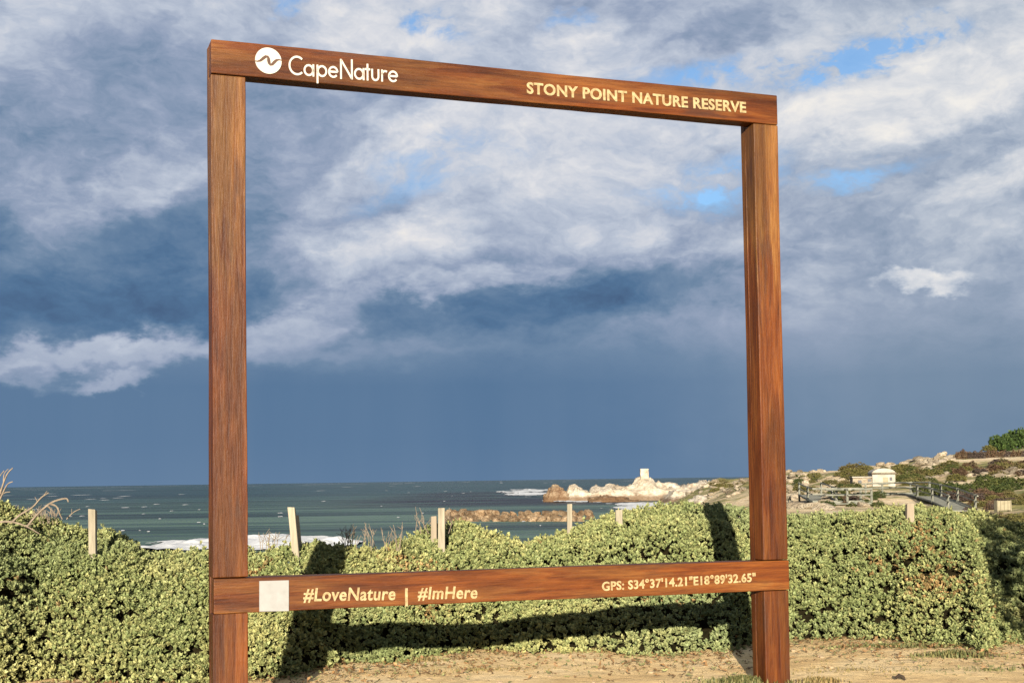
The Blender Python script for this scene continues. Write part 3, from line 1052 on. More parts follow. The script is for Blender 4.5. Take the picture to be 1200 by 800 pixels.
def stalks(name, label, px0, px1, py_base, h, n, depth, seed, parent_group):
    """a tuft of dry flower stalks"""
    rnd = random.Random(seed)
    V, Fc = [], []
    o = at((px0 + px1) / 2, py_base, depth)
    for i in range(n):
        px = rnd.uniform(px0, px1)
        d = depth + rnd.uniform(-.25, .25)
        lean = rnd.uniform(-9, 9)
        hh = h * rnd.uniform(0.35, 1)
        b = at(px, py_base + 8, d)
        t = at(px + lean, py_base - hh, d)
        m_ = (b + t) / 2 + Vector((rnd.uniform(-.02, .02), 0, rnd.uniform(0, .02)))
        tube(V, Fc, [b - o, m_ - o, t - o], [.0035, .003, .0018], 4)
        for k in range(2):
            q = b.lerp(t, rnd.uniform(.4, .8))
            e = q + Vector((rnd.uniform(-.05, .05), rnd.uniform(-.02, .02), rnd.uniform(.02, .07)))
            tube(V, Fc, [q - o, e - o], [.0025, .0015], 4)
    tag(link(name, mesh(name, V, Fc), M_TWIG, loc=o), label, 'dry stalks', parent_group, 'stuff')


stalks('dry_stalks', 'tuft of dry branching stalks on the hedge dip left of the double fence post', 402, 470, 637, 26, 26, 11.4, 1, 'dry stalks on the hedge')
stalks('dry_stalks', 'few dry stalks leaning about the fence post in the middle of the hedge', 482, 530, 617, 24, 14, 12.3, 2, 'dry stalks on the hedge')
stalks('dry_stalks', 'dry stalks poking up along the hedge top right of the left frame post', 296, 335, 636, 14, 9, 11.2, 3, 'dry stalks on the hedge')
stalks('dry_stalks', 'fringe of dry stalks on the hedge crest at the far left', 4, 70, 606, 14, 26, 11.6, 4, 'dry stalks on the hedge')


def hedge_depth(px, py):
    best, bd = 12.0, 1e9
    for s in np.linspace(0.1, 1.0, 60):
        p = MAIN.pt(np.array([px]), np.array([s]), False)[0]
        e = abs(pix(p)[1] - py)
        if e < bd:
            best, bd = p[1], e
    return best


def fence_post(label, tx, ty, bx, by, wpx, mat=M_POST, group='fence posts in the hedge', dd=0.0, slant=0.25):
    d = hedge_depth(bx, by) + dd
    t, b = at(tx, ty, d), at(bx, by, d)
    ax = t - b
    b = b - ax * (0.5 / max(ax.z, 0.1))
    w = wpx * d / F_PX
    V, Fc = [], []
    n = 7
    rnd = random.Random(int(tx))
    for i in range(n + 1):
        c = b.lerp(t, i / n)
        k = 1 - 0.06 * (i / n) + rnd.uniform(-.03, .03)
        sl = w * slant if i == n else 0
        for (sx, sy) in ((-1, -1), (1, -1), (1, 1), (-1, 1)):
            V.append((c.x - b.x + sx * w * .5 * k, c.y - b.y + sy * w * .5 * k, c.z - b.z - (sl if sy > 0 else 0) + rnd.uniform(-.004, .004)))
    for i in range(n):
        for k in range(4):
            a, e = i * 4 + k, i * 4 + (k + 1) % 4
            Fc.append((a, e, e + 4, a + 4))
    Fc += [(3, 2, 1, 0), tuple(n * 4 + k for k in range(4))]
    o = link('fence_post', mesh('fence_post', V, Fc), mat, loc=b)
    bevel_mod(o, w * 0.08, 2)
    return tag(o, label, 'fence post', group)


fence_post('leftmost pale wooden fence post standing upright in the hedge against the sea', 108.5, 596, 109, 652, 8.6)
fence_post('taller pale post of the leaning pair right of the left frame post', 341.5, 594, 347.5, 656, 8.6)
fence_post('thin pale brace leaning against the right side of the tilted fence post', 347.5, 603, 352, 650, 5.2, dd=0.12)
fence_post('upright pale fence post in the middle of the hedge beside the dry stalks', 517.5, 595, 517.5, 642, 8.4)
fence_post('dull brown stub close on the left of the middle fence post', 508.5, 604, 508.5, 637, 7, M_POST_GREY, dd=0.15)
fence_post('thin white fence post in front of the stone breakwater end', 667.5, 590, 667.5, 617, 6)
fence_post('short pale fence post half sunk in leaves right of the breakwater', 725, 597, 725.5, 618, 8.5)
fence_post('weathered grey fence post stub standing in the hedge below the boardwalk', 1066, 589, 1066, 617, 9, M_POST_GREY)


# ------------------------------------------------------------------ rocks in the sea
def rock_ridge(name, label, prof, depth, thick, mat, seed, cat='rock', group=None, sub=(110, 36), amp=1.0):
    """prof: [(px, py crest)], standing in the sea at depth; real thickness in metres"""
    rng = np.random.default_rng(seed)
    px = np.array([p[0] for p in prof], float)
    py = np.array([p[1] for p in prof], float)
    nu, nv = sub
    cols = np.linspace(px[0], px[-1], nu)
    crest = np.interp(cols, px, py)
    top = np.array([at(a, b, depth)[:] for a, b in zip(cols, crest)])
    vs = np.linspace(-1, 1, nv)
    A, Vv = np.meshgrid(np.arange(nu), vs)
    H = top[A, 2] - SEA
    env = np.clip(1 - np.abs(Vv) ** 2.2, 0, 1) ** 0.7
    X = top[A, 0]
    Y = depth + Vv * thick / 2
    Pn = np.stack([X, Y, X * 0 + seed], -1)
    nz = fbm(Pn * 0.30, 5, 0.62)
    rid = 1 - np.abs(fbm(Pn * 0.35 + 40, 3))
    Z = SEA - 0.6 + (H + 0.6) * env * (0.86 + 0.14 * rid) + nz * 0.75 * amp * env
    Z = np.where(Vv < 0, Z, Z)
    Z = Z * 0.55 + 0.45 * (np.round(Z / 0.9) * 0.9) * 1.0       # bedding steps
    Y = Y + fbm(Pn * 0.3 + np.stack([X * 0, X * 0, Z * 0.5], -1) + 11, 3) * 1.2 * amp
    X = X + fbm(Pn * 0.3 + 77, 3) * 0.5 * amp
    o_ = np.array([top[:, 0].mean(), depth, SEA])
    V = np.stack([X, Y, Z], -1).reshape(-1, 3) - o_
    q = [(r * nu + c, r * nu + c + 1, (r + 1) * nu + c + 1, (r + 1) * nu + c) for r in range(nv - 1) for c in range(nu - 1)]
    return tag(link(name, fast_mesh(name, V, np.array(q)), mat, loc=o_), label, cat, group)


rock_ridge('sea_rock', 'small brown rock awash at the left tip of the rocky point', [(636, 580), (641, 573), (648, 566), (653, 568), (660, 571), (667, 580)], 392, 9, M_ROCK_DARK, 2, sub=(40, 24))
rock_ridge('sea_rock', 'pale wedge-shaped rock second from the left tip of the rocky point', [(662, 578), (667, 567), (674, 566), (682, 571), (690, 575), (697, 580)], 394, 11, M_ROCK, 4, sub=(40, 24))
rock_ridge('sea_rock', 'long pale rocky ridge in the sea that carries the square stone beacon',
           [(688, 580), (692, 571), (698, 567), (706, 570), (714, 567), (722, 570), (730, 569), (738, 567), (744, 564), (748, 559), (755, 557), (762, 558), (768, 563), (776, 567),
            (784, 566), (796, 568), (806, 566), (818, 570), (834, 568), (850, 575)], 396, 18, M_ROCK, 6)
rock_ridge('sea_rock', 'low brown rock shelf at the foot of the long pale ridge', [(690, 586), (700, 582), (712, 580), (725, 581), (740, 584), (752, 588)], 372, 7, M_ROCK_DARK, 8, sub=(50, 20))
rock_ridge('sea_rock', 'broad sloping pale rock right of the beacon, meeting the headland', [(775, 586), (785, 576), (800, 569), (815, 565), (835, 562), (855, 561), (872, 564), (886, 572)], 335, 22, M_ROCK, 12, sub=(80, 30))
rock_ridge('sea_rock', 'low pale rocks along the headland shore just above the hedge', [(800, 592), (815, 584), (835, 579), (850, 576), (868, 578), (885, 586)], 250, 14, M_ROCK, 14, sub=(60, 30))

# stone beacon
b0 = at(755, 559, 394)
bw = 2.45
bt = at(755, 550, 394).z - b0.z
root = empty('stone_beacon', (b0.x, b0.y, b0.z - 0.6))
tag(root, 'small square stone beacon on top of the pale sea rock', 'beacon')
V, Fc = [], []
nz_ = 6
for i in range(nz_ + 1):
    k = 1 - 0.06 * i / nz_
    z = (bt + 0.6) * i / nz_
    for sx, sy in ((-1, -1), (1, -1), (1, 1), (-1, 1)):
        V.append((sx * bw / 2 * k + random.uniform(-.06, .06), sy * bw / 2 * k + random.uniform(-.06, .06), z))
for i in range(nz_):
    for k in range(4):
        a, e = i * 4 + k, i * 4 + (k + 1) % 4
        Fc.append((a, e, e + 4, a + 4))
Fc.append(tuple(nz_ * 4 + k for k in range(4)))
link('tower', mesh('tower', V, Fc), M_ROCK, root)
cap = [(sx * .62 * bw * .8 + .2 * 0, sy * .5 * bw, z) for z in (bt + .6, bt + .85) for sx, sy in ((-1, -1), (1, -1), (1, 1), (-1, 1))]
link('coping', mesh('coping', cap, [(0, 1, 5, 4), (1, 2, 6, 5), (2, 3, 7, 6), (3, 0, 4, 7), (4, 5, 6, 7), (3, 2, 1, 0)]), M_ROCK, root)


def stone_mesh(seed, squash=0.8):
    import bmesh
    bm = bmesh.new()
    bmesh.ops.create_icosphere(bm, subdivisions=2, radius=0.5)
    P = np.array([v.co[:] for v in bm.verts])
    P = np.sign(P) * np.abs(P) ** 0.8
    n = fbm(P * 1.8 + seed * 13.7, 3)
    P = P * (1 + 0.34 * n[:, None])
    P[:, 2] *= squash
    # chop flat facets
    rnd = np.random.default_rng(seed)
    for _ in range(5):
        d = rnd.normal(0, 1, 3)
        d /= np.linalg.norm(d)
        h = 0.36 + 0.1 * rnd.random()
        k = P @ d
        P = P - np.clip(k - h, 0, None)[:, None] * d
    for v, p in zip(bm.verts, P):
        v.co = p
    me = bpy.data.meshes.new('stone')
    bm.to_mesh(me)
    bm.free()
    return me


STONES = [stone_mesh(i + 1) for i in range(6)]
bw_root = empty('stone_breakwater', on_level(608, 611, SEA))
tag(bw_root, 'low breakwater of piled brown stones in the sea behind the hedge', 'breakwater')
for me in STONES:
    pass
BST = [m.copy() for m in STONES]
for m in BST:
    m.materials.append(M_STONE)
rnd = random.Random(5)
for row, (yy, sz) in enumerate(((610.5, 10.5), (607, 10.5), (601.5, 10))):
    x = 527 - row
    while x < 691:
        p = on_level(x, 610.5 if row < 1 else 608.5, SEA)
        d = p.y + row * 0.5
        q = at(x, yy + rnd.uniform(-1.2, 1.2), d)
        s = sz * rnd.uniform(0.75, 1.35) * d / F_PX
        o = link('stone', rnd.choice(BST), None, bw_root)
        o.location = q - bw_root.location
        o.scale = (s * rnd.uniform(.9, 1.3), s * 1.1, s * rnd.uniform(.75, 1.0))
        o.rotation_euler = (rnd.uniform(-.4, .4), rnd.uniform(-.4, .4), rnd.uniform(0, 6.28))
        x += sz * rnd.uniform(0.75, 1.15)


# ------------------------------------------------------------------ foam
def foam_patch(name, label, polys, seed, thr=0.0, scale=(0.12, 0.3), hgt=0.25, res=0.5):
    """ragged raised foam on the water inside soft ellipses given in world x, y"""
    V, Fc, idx = [], [], {}
    for (cx, cy, rx, ry) in polys:
        nx, ny = int(2 * rx / res) + 2, int(2 * ry / (res * 2)) + 2
        nx, ny = min(nx, 150), min(ny, 80)
        xs, ys = np.linspace(cx - rx, cx + rx, nx), np.linspace(cy - ry, cy + ry, ny)
        X, Y = np.meshgrid(xs, ys)
        P = np.stack([X * scale[0], Y * scale[1], X * 0 + seed], -1)
        e = 1 - ((X - cx) / rx) ** 2 - ((Y - cy) / ry) ** 2
        f = e * 0.9 + fbm(P, 4, 0.6) * 0.75 - thr
        Z = SEA + 0.06 + np.clip(f, 0, 1) * hgt * (0.6 + 0.8 * np.abs(fbm(P * 3 + 5, 2)))
        base = len(V)
        V += list(zip(X.ravel(), Y.ravel(), Z.ravel()))
        ok = (f > 0)
        for r in range(ny - 1):
            for c in range(nx - 1):
                if ok[r, c] and ok[r + 1, c] and ok[r, c + 1] and ok[r + 1, c + 1]:
                    a = base + r * nx + c
                    Fc.append((a, a + 1, a + nx + 1, a + nx))
    me = mesh(name, V, Fc)
    o = link(name, me, M_FOAM, smooth=True)
    return tag(o, label, 'foam', None, 'stuff')


def E(px0, px1, py0, py1):
    a, b = on_level((px0 + px1) / 2, py0, SEA), on_level((px0 + px1) / 2, py1, SEA)
    cy, ry = (a.y + b.y) / 2, abs(a.y - b.y) / 2
    l, r = (px0 - 600) / F_PX * cy, (px1 - 600) / F_PX * cy
    return ((l + r) / 2, cy, (r - l) / 2, ry)


foam_patch('surf_foam', 'white surf breaking below the left part of the hedge', [E(120, 400, 630, 645), E(150, 300, 632, 641), E(240, 420, 633, 645)], 3, 0.1, (0.14, 0.10), 0.5, 0.3)
foam_patch('surf_foam', 'white water washing round the left tip of the rocky point', [E(580, 660, 573, 581), E(600, 640, 575, 582)], 5, 0.25, (0.10, 0.03), 0.5, 0.5)
foam_patch('surf_foam', 'white foam streaks in front of the long pale ridge', [E(632, 706, 582, 589), E(640, 690, 577, 583)], 8, 0.15, (0.10, 0.03), 0.5, 0.5)
foam_patch('surf_foam', 'grey white wash along the foot of the rocks right of the breakwater', [E(700, 830, 587, 594), E(690, 810, 592, 600)], 11, 0.25, (0.10, 0.04), 0.4, 0.5)

# whitecaps far out: nobody could count them
V, Fc = [], []
rnd = random.Random(21)
for i in range(110):
    py = 566 + 60 * rnd.random() ** 1.8
    px = rnd.uniform(-100, 800)
    hor = pix((math.tan((px - 600) / F_PX) * 1e5, 1e5, EYE))[1]
    dy = 1.6 + 55 * rnd.random() ** 2.0
    p = on_level(px, hor + dy, SEA)
    L = (rnd.uniform(1, 4) + 7 * rnd.random() ** 6) * p.y / F_PX
    w = rnd.uniform(.12, .45) * p.y * p.y / F_PX / 6.4
    base = len(V)
    n = 8
    for k in range(n + 1):
        t = k / n * 2 - 1
        e = (1 - t * t) ** .6 * rnd.uniform(.4, 1)
        yo = rnd.uniform(-.3, .3) * w
        V += [(p.x + t * L / 2, p.y + yo - e * w / 2, SEA + .05), (p.x + t * L / 2, p.y + yo, SEA + .08 + .10 * e), (p.x + t * L / 2, p.y + yo + e * w / 2, SEA + .05)]
    for k in range(n):
        a = base + k * 3
        Fc += [(a, a + 3, a + 4, a + 1), (a + 1, a + 4, a + 5, a + 2)]
tag(link('whitecaps', mesh('whitecaps', V, Fc), M_FOAM, smooth=True), 'scattered small whitecaps on the open sea', 'foam', None, 'stuff')


# ------------------------------------------------------------------ headland: boulders, scrub, shed, boardwalk
def land_at(px, depth):
    x = (px - 600) / F_PX * depth
    return Vector((x, depth, float(land_z(np.array(x), np.array(depth)))))


def find_depth(px, py, lo=18, hi=330):
    """first point of the land seen through this pixel"""
    d = np.exp(np.linspace(math.log(lo), math.log(hi), 160))
    x = (px - 600) / F_PX * d
    yy = pix_np(np.stack([x, d, land_z(x, d)], -1))[1]
    i = np.nonzero(yy <= py)[0]
    return float(d[i[0]]) if len(i) else None


def tell_apart(items):
    """items: (object, column, row, size): the extreme ones of a scatter get a label of their own"""
    left = list(items)
    for word, key in (('largest', lambda t: -t[3]), ('leftmost', lambda t: t[1]), ('rightmost', lambda t: -t[1]), ('highest', lambda t: t[2]), ('lowest', lambda t: -t[2]), ('smallest', lambda t: t[3])):
        if len(left) > 2:
            t = min(left, key=key)
            left.remove(t)
            t[0]['label'] = word + ' ' + t[0]['label']


BLD = [m.copy() for m in STONES]
for m in BLD:
    m.materials.append(M_BOULDER)
rnd = random.Random(9)
LAND_TILT = lambda px: 570 - 0.014 * px
n_b = 0
REG = [((920, 965, 551, 562), 40, (3, 7), 'pale boulder on the rocky skyline just right of the right frame post', 'boulders on the skyline by the frame post'),
       ((922, 1000, 563, 582), 34, (4, 9), 'pale boulder among the low scrub left of the boardwalk bend', 'boulders left of the boardwalk'),
       ((925, 1010, 584, 600), 14, (7, 18), 'pale sandy boulder just behind the hedge crest right of the frame post', 'boulders behind the hedge crest'),
       ((1000, 1060, 543, 560), 20, (4, 9), 'pale boulder on the slope behind the white shed', 'boulders behind the shed'),
       ((1062, 1115, 535, 548), 40, (4, 11), 'pale boulder of the outcrop on the skyline left of the brown hedge', 'boulders of the skyline outcrop'),
       ((1062, 1120, 548, 561), 22, (4, 10), 'pale boulder in the scrub below the skyline outcrop', 'boulders below the outcrop'),
       ((1130, 1200, 552, 562), 26, (4, 12), 'pale boulder in the scrub right of the skyline outcrop', 'boulders in the right-hand scrub'),
       ((790, 872, 564, 584), 46, (3, 8), 'pale boulder on the shore seen left of the right frame post', 'boulders on the shore')]
for (x0, x1, y0, y1), n, (s0, s1), lab, grp in REG:
    items = []
    for i in range(n):
        px, py = rnd.uniform(x0, x1), rnd.uniform(y0, y1)
        d = find_depth(px, py)
        if d is None:
            d = rnd.uniform(190, 215)
        p = land_at(px, d)
        s = rnd.uniform(s0, s1) * d / F_PX
        o = link('boulder', rnd.choice(BLD), None, None, p + Vector((0, 0, s * .12)))
        o.scale = (s * rnd.uniform(1, 1.8), s * rnd.uniform(.9, 1.4), s * rnd.uniform(.55, .95))
        o.rotation_euler = (rnd.uniform(-.3, .3), rnd.uniform(-.3, .3), rnd.uniform(0, 6.28))
        tag(o, lab, 'boulder', grp)
        items.append((o, px, pix(p)[1], s))
    tell_apart(items)

# scrub: four crown meshes shared by all the bushes
def scrub_crown(seed, cols, n=420, size=0.085):
    rng = np.random.default_rng(seed)
    d = rng.normal(0, 1, (n, 3))
    d[:, 2] = np.abs(d[:, 2]) * 0.9
    d /= np.linalg.norm(d, axis=1, keepdims=True)
    r = (0.7 + 0.3 * rng.random(n) ** .5) * (1 + 0.30 * fbm(d * 2.2 + seed, 3))
    P = d * r[:, None] * np.array([.5, .45, .55])
    ax = d + rng.normal(0, .4, d.shape) + np.array([0, -.1, .3])
    ax /= np.linalg.norm(ax, axis=1, keepdims=True)
    t = np.clip(.5 + .6 * fbm(P * 5 + seed, 2) + rng.normal(0, .18, n), 0, 1)[:, None]
    tint = np.array(cols[0]) * (1 - t) + np.array(cols[1]) * t
    me = leaves_mesh('crown', P, ax, 5, size, tint, rng)
    me.materials.append(M_SCRUB)
    return me


GREEN = [scrub_crown(31, [(.018, .028, .008), (.060, .075, .020)]), scrub_crown(32, [(.025, .034, .010), (.080, .085, .024)])]
OLIVE = [scrub_crown(33, [(.05, .05, .016), (.13, .115, .036)]), scrub_crown(34, [(.06, .05, .018), (.12, .10, .04)])]
BROWN = [scrub_crown(35, [(.045, .028, .018), (.12, .075, .042)]), scrub_crown(36, [(.035, .026, .022), (.085, .062, .05)])]
TREE = [scrub_crown(37, [(.016, .030, .008), (.055, .085, .020)], 900, .075)]
V, Fc = [], []
for k in range(5):
    a = k * 1.35
    tube(V, Fc, [(0, 0, -.12), (.1 * math.cos(a), .1 * math.sin(a), .15), (.3 * math.cos(a), .3 * math.sin(a), .36)], [.03, .02, .008], 5)
STEM = mesh('stem', V, Fc)
STEM.materials.append(M_TWIG)


def bush(px, py, w, h, meshes, label, group, d=None, name='scrub_bush', cat='bush'):
    if d is None:
        d = find_depth(px, py) or 200
    p = land_at(px, d)
    r = empty(name, p)
    tag(r, label, cat, group)
    k = d / F_PX
    c = link('crown', rnd.choice(meshes), None, r)
    c.scale = (w * k, w * k * .9, h * k * 1.7)
    c.rotation_euler = (0, 0, rnd.uniform(0, 6.28))
    s = link('stem', STEM, None, r)
    s.scale = (w * k, w * k, h * k * 1.5)
    return (r, px, pix(p)[1], w)


for (x0, x1, y0, y1), n, (s0, s1), ms, lab, grp in [
    ((925, 1005, 556, 580), 30, (7, 16), OLIVE + GREEN, 'low olive bush among the pale boulders left of the boardwalk bend', 'bushes left of the boardwalk'),
    ((980, 1060, 546, 562), 26, (8, 18), OLIVE, 'low olive bush on the slope round the white shed', 'bushes round the shed'),
    ((1055, 1120, 547, 566), 30, (9, 20), OLIVE + GREEN, 'low olive bush on the slope below the skyline outcrop', 'bushes below the outcrop'),
    ((1110, 1200, 541, 556), 30, (9, 20), OLIVE + BROWN, 'low olive bush on the slope below the brown hedge', 'bushes below the brown hedge'),
    ((1080, 1150, 567, 578), 18, (14, 26), GREEN, 'dark green bush of the thicket behind the boardwalk handrail', 'thicket behind the handrail'),
    ((1105, 1150, 574, 583), 10, (12, 22), BROWN, 'greyish brown bush in front of the thicket behind the handrail', 'brown bushes behind the handrail'),
    ((1150, 1200, 562, 576), 16, (14, 26), GREEN, 'dark green bush at the right edge above the pale box', 'bushes above the box'),
    ((1140, 1200, 578, 592), 16, (12, 20), BROWN + OLIVE, 'brownish bush at the right edge round the pale box', 'bushes round the box'),
    ((1125, 1165, 592, 604), 9, (10, 18), BROWN, 'rusty brown low bush at the lower end of the boardwalk', 'rusty bushes by the boardwalk end'),
    ((965, 1030, 578, 592), 20, (10, 18), GREEN + BROWN, 'dark bush crowding the boardwalk bend', 'dark bushes at the boardwalk bend'),
    ((1150, 1205, 601, 632), 26, (16, 30), OLIVE, 'low straw-coloured bush at the right edge below the pale box', 'bushes below the box'),
    ((1000, 1036, 576, 590), 12, (10, 16), GREEN, 'dark green bush between the two boardwalk runs', 'bushes between the boardwalk runs'),
    ((800, 875, 562, 574), 16, (5, 11), OLIVE, 'low olive bush on the shore seen left of the right frame post', 'bushes on the shore'),
]:
    items = []
    for i in range(n):
        w = rnd.uniform(s0, s1)
        items.append(bush(rnd.uniform(x0, x1), rnd.uniform(y0, y1) + w * .3, w * 1.3, w * .45, ms, lab, grp))
    tell_apart(items)

# long dry hedge on the skyline, right
r = empty('dry_hedge', land_at(1165, 170))
tag(r, 'long clipped reddish brown hedge on the skyline at the right edge', 'hedge')
for i in range(16):
    px = 1124 + i * 7.2
    d = 176 - i * .6
    k = d / F_PX
    c = link('clump', rnd.choice(BROWN), None, r)
    z0 = at(px, 538.5, d).z
    c.location = Vector(((px - 600) * k, d, z0)) - r.location
    c.scale = (13 * k, 14 * k, (at(px, 527.5, d).z - z0) * 1.65)
    c.rotation_euler = (0, 0, rnd.uniform(0, 6.28))
for px, py, w, h, d in ((1172, 528, 32, 19, 190), (1192, 528, 40, 25, 195), (1212, 527, 40, 28, 198), (1158, 528, 16, 7, 188)):
    k = d / F_PX
    z0 = at(px, py, d).z
    t = empty('round_tree', ((px - 600) * k, d, z0))
    tag(t, {1172: 'round dark green tree left of the two on the skyline behind the brown hedge', 1192: 'larger dark green tree on the skyline at the right edge',
            1212: 'dark green tree cut by the right edge of the photo', 1158: 'small pale green bush on the skyline left of the dark trees'}[px], 'tree')
    c = link('crown', TREE[0] if h > 10 else OLIVE[0], None, t)
    c.scale = (w * k, w * k, h * k * 1.7)
    c.rotation_euler = (0, 0, rnd.uniform(0, 6.28))
    s = link('trunk', STEM, None, t)
    s.location = (0, 0, -1.0)
    s.scale = (w * k * .6, w * k * .6, h * k * 1.6)


# the white shed
def box(name, x0, x1, y0, y1, z0, z1, mat, parent):
    V = [(x, y, z) for z in (z0, z1) for x, y in ((x0, y0), (x1, y0), (x1, y1), (x0, y1))]
    return link(name, mesh(name, V, [(0, 1, 5, 4), (1, 2, 6, 5), (2, 3, 7, 6), (3, 0, 4, 7), (4, 5, 6, 7), (3, 2, 1, 0)]), mat, parent)


d = 116.0
k = d / F_PX
base = at(1036, 570, d)
sh = empty('whitewashed_shed', base, R(-8))
tag(sh, 'small whitewashed shed with a rounded roof on the headland behind the boardwalk', 'shed')
ws, hs = 26 * k, 15 * k
box('wall', -ws / 2, ws / 2, 0, 3.0, -1.2, hs, M_WHITE, sh)
n = 12
V = [(ws * .53 * math.cos(math.pi * i / n), y, hs + 0.003 + 6.5 * k * math.sin(math.pi * i / n)) for y in (-.12, 3.1) for i in range(n + 1)]
Fc = [(i + 1, i, n + 1 + i, n + 2 + i) for i in range(n)] + [tuple(range(n + 1)), tuple(range(2 * n + 1, n, -1)), (0, n, 2 * n + 1, n + 1)]
link('roof', mesh('roof', V, Fc), M_WHITE, sh)
box('lean_to', -ws / 2 - 22 * k, -ws / 2 - .01, .3, 2.6, -1.2, 11 * k, M_BOULDER, sh)
box('lean_to_roof', -ws / 2 - 23 * k, -ws / 2 - .02, .1, 2.7, 11 * k + .01, 12.2 * k, M_WHITE, sh)
for (a, b_, c_, e) in ((-ws / 2 - 5 * k, -ws / 2 - 1 * k, 6 * k, 9.5 * k), (-ws / 2 - 16 * k, -ws / 2 - 12 * k, 4 * k, 8 * k)):
    f = box('window', a, b_, .285, .34, c_, e, M_DARK, sh)
box('eave', -ws * .54, ws * .54, -.16, -.125, hs - .02, hs + .12, M_BOULDER, sh)
box('window', 6.5 * k, 9.5 * k, -.015, .02, 7 * k, 11 * k, M_DARK, sh)
dr = box('door', -1.0 * k, 5 * k, -.02, .02, -1.0, 11 * k, M_BOX, sh)


# boardwalk with handrails
def boardwalk(label, pts, posts, hpx, decks, group='boardwalk runs'):
    """pts: (px, py of deck, depth) along the walk's near edge"""
    P = [at(*p) for p in pts]
    for p in P:
        p.z = max(p.z, float(land_z(np.array(p.x), np.array(p.y))) + 0.15)
    o = P[0].copy()
    r = empty('boardwalk', o)
    tag(r, label, 'boardwalk', group)
    def along(t):
        s = t * (len(P) - 1)
        i = min(int(s), len(P) - 2)
        return P[i].lerp(P[i + 1], s - i) - o
    tot = sum((P[i + 1] - P[i]).length for i in range(len(P) - 1))
    n = max(int(tot / 0.42), 4)
    for i in range(n):
        a, b = along(i / n), along((i + .88) / n)
        t = (b - a)
        nn = Vector((-t.y, t.x, 0)).normalized() * 1.5
        if nn.y < 0: nn = -nn
        V = [a, b, b + nn, a + nn]
        V = [v + Vector((0, 0, 0)) for v in V] + [v + Vector((0, 0, -.07)) for v in V]
        link('plank', mesh('plank', V, [(0, 1, 2, 3), (7, 6, 5, 4), (0, 4, 5, 1), (1, 5, 6, 2), (2, 6, 7, 3), (3, 7, 4, 0)]), M_RAIL, r)
    for side in (0, 1):
        def off(t):
            a, b = along(max(t - .02, 0)), along(min(t + .02, 1))
            q = b - a
            nn = Vector((-q.y, q.x, 0)).normalized() * 1.5
            if nn.y < 0: nn = -nn
            return along(t) + nn * side
        for zz, th in ((.80, .055), (.46, .04), (.02, .06)):
            V, Fc = [], []
            m_ = 18
            tube(V, Fc, [off(i / m_) + Vector((0, -.06 if side == 0 else .06, zz)) for i in range(m_ + 1)], [th] * (m_ + 1), 4)
            link('rail', mesh('rail', V, Fc), M_RAIL, r)
        for t in posts:
            c = off(t)
            V, Fc = [], []
            tube(V, Fc, [c + Vector((0, 0, -1.3)), c + Vector((0, 0, .86))], [.075, .07], 4)
            link('post', mesh('post', V, Fc), M_RAIL, r)


boardwalk('grey timber boardwalk with handrails curving down to the right behind the hedge',
          [(1030, 586, 96), (1048, 584.5, 97), (1068, 583.5, 96), (1088, 585, 92), (1106, 588.5, 87), (1124, 593, 82), (1146, 600, 76)],
          [0.04, 0.33, 0.64, 0.82, 0.98], 15, 0)
boardwalk('short shadowed run of grey boardwalk bending away left of the white shed',
          [(1010, 594, 82), (996, 592, 80), (982, 588, 82), (968, 582, 88), (962, 579, 94)], [0.02, 0.3, 0.62, 0.98], 15, 0)

# the pale wooden box by the path
p = at(1177, 599, 62)
k = 62 / F_PX
bx = empty('pale_wooden_box', p, R(6))
tag(bx, 'pale square wooden box on legs by the right edge behind the hedge', 'box')
for i in range(4):
    x0 = -9 * k + i * 4.5 * k
    box('panel', x0 + .01, x0 + 4.4 * k, 0, .3, 1.5 * k, 12.5 * k, M_BOX, bx)
for x in (-8.5 * k, 7.6 * k):
    box('leg', x, x + .9 * k, -.03, .33, -6 * k, 13 * k, M_BOX, bx)


# ------------------------------------------------------------------ path details
def grass(name, label, cx, cy, rx, ry, n, h, seed, cols):
    rng = np.random.default_rng(seed)
    a, q = rng.random(n) * 6.283, np.abs(rng.normal(0, .55, n)) * (1 + .5 * np.sin(rng.random(n) * 40))
    X, Y = cx + rx * q * np.cos(a), cy + ry * q * np.sin(a)
    L = h * (.25 + .9 * rng.random(n)) * np.clip(1.1 - q * .5, .25, 1)
    d = rng.random(n) * 6.283
    le = rng.random(n) * .8
    tip = np.stack([X + np.cos(d) * L * le, Y + np.sin(d) * L * le, L], -1)
    w = .004 + .004 * rng.random(n)
    s = np.stack([-np.sin(d) * w, np.cos(d) * w, 0 * w], -1)
    b = np.stack([X, Y, 0 * X - .01], -1)
    mid = (b + tip) / 2 + np.array([0, 0, .15]) * L[:, None]
    V = np.stack([b - s, b + s, mid - s * .8, mid + s * .8, tip], 1).reshape(-1, 3)
    i = (np.arange(n) * 5)[:, None]
    Fq = np.concatenate([i + np.array([[0, 1, 3]]), i + np.array([[0, 3, 2]]), i + np.array([[2, 3, 4]])])
    t = rng.random((n, 1))
    C = np.array(cols[0]) * (1 - t) + np.array(cols[1]) * t
    C = np.repeat(np.concatenate([C, np.ones((n, 1))], 1), 5, 0)
    tag(link(name, fast_mesh(name, V, Fq, C), M_LEAF), label, 'grass', None, 'stuff')


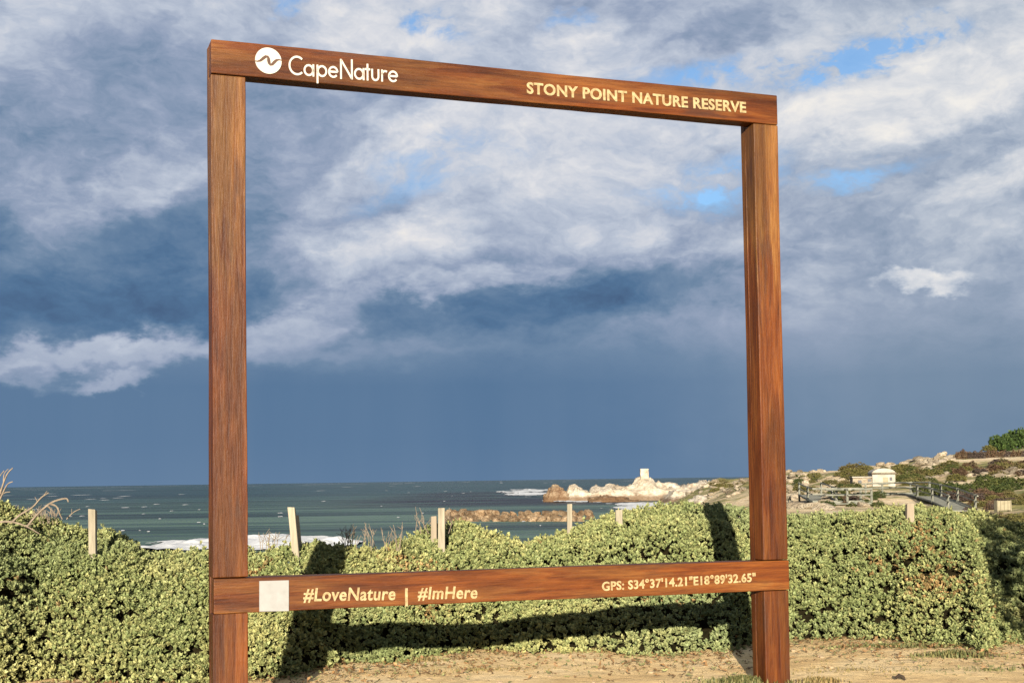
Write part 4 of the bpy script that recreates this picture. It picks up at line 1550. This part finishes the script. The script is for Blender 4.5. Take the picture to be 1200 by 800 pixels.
G1 = [(.05, .065, .02), (.15, .13, .05)]
G2 = [(.20, .14, .06), (.13, .11, .04)]
p = on_level(870, 800, 0)
grass('grass', 'low green tuft at the foot of the right frame post', p.x, p.y, .28, .16, 1500, .055, 1, G1)
for j, (px, py, rx, ry, n, h, c) in enumerate([(1115, 768, .35, .12, 700, .05, G1), (1050, 757, .7, .10, 900, .035, G1), (1160, 785, .8, .35, 350, .02, G1), (960, 798, .2, .08, 350, .04, G2),
                                               (700, 764, .8, .12, 900, .04, G2), (470, 775, .7, .15, 800, .04, G2), (1000, 785, 1.2, .4, 250, .018, G2), (560, 785, 1.4, .4, 700, .022, G2)]):
    p = on_level(px, py, 0)
    grass('grass', ['green clump creeping over the path under the right part of the hedge', 'thin green fringe at the hedge foot right of the frame', 'sparse dry grass on the path in the right corner',
                    'dry grass heap beside the right frame post', 'dry fringe at the hedge foot inside the frame', 'dry fringe at the hedge foot near the left shadow', 'sparse dry blades on the path right of the frame',
                    'sparse dry blades on the path inside the frame'][j], p.x, p.y, rx, ry, n, h, 20 + j, c)

M_PEB = m_simple('path_pebble', (.20, .14, .08), (.36, .27, .17), 20, .9, .3, .01)
PEB = STONES[2].copy()
PEB.materials.append(M_PEB)
for i in range(60):
    px, py = rnd.uniform(380, 1230), rnd.uniform(762, 812)
    p = on_level(px, py, 0.0)
    o = link('pebble', PEB, None, None, p + Vector((0, 0, .004)))
    s = rnd.uniform(.012, .035)
    o.scale = (s * 1.3, s, s * .7)
    o.rotation_euler = (0, 0, rnd.uniform(0, 6.28))
    tag(o, 'small tan pebble lying on the sandy path below the hedge', 'pebble', 'pebbles on the path')
p = on_level(1054, 796, 0)
V, Fc = [], []
tube(V, Fc, [(-.025, .01, .01), (0, 0, .03), (.025, -.01, .018), (.035, -.015, .0)], [.01, .014, .011, .006], 7)
tag(link('bark_chunk', mesh('bark_chunk', V, Fc), m_simple('dark_bark', (.012, .008, .005), (.04, .025, .015), 30, .9, .4, .01), loc=p), 'dark curled bark chunk on the path near the right corner', 'bark')

# fallen leaves and crumbs of soil along the foot of the hedge
rng = np.random.default_rng(77)
n = 2600
cols_ = rng.uniform(-40, 1240, n)
ft = np.interp(cols_, MAIN.cols, MAIN.foot) + np.abs(rng.normal(0, 13, n)) - 5
LP = np.array([on_level(a, b, 0.012)[:] for a, b in zip(cols_, ft)])
ax = rng.normal(0, .35, (n, 3)) + np.array([0, 0, 1.0])
ax /= np.linalg.norm(ax, axis=1, keepdims=True)
tc = np.where(rng.random((n, 1)) < .35, np.array([[.17, .17, .07]]), np.array([[.20, .115, .05]])) * (.5 + .8 * rng.random((n, 1)))
tag(link('leaf_litter', leaves_mesh('leaf_litter', LP, ax, 2, .032, tc, rng, (1.1, 1.6), .01), M_LEAF), 'fallen brown and green leaves strewn along the hedge foot', 'leaf litter', None, 'stuff')
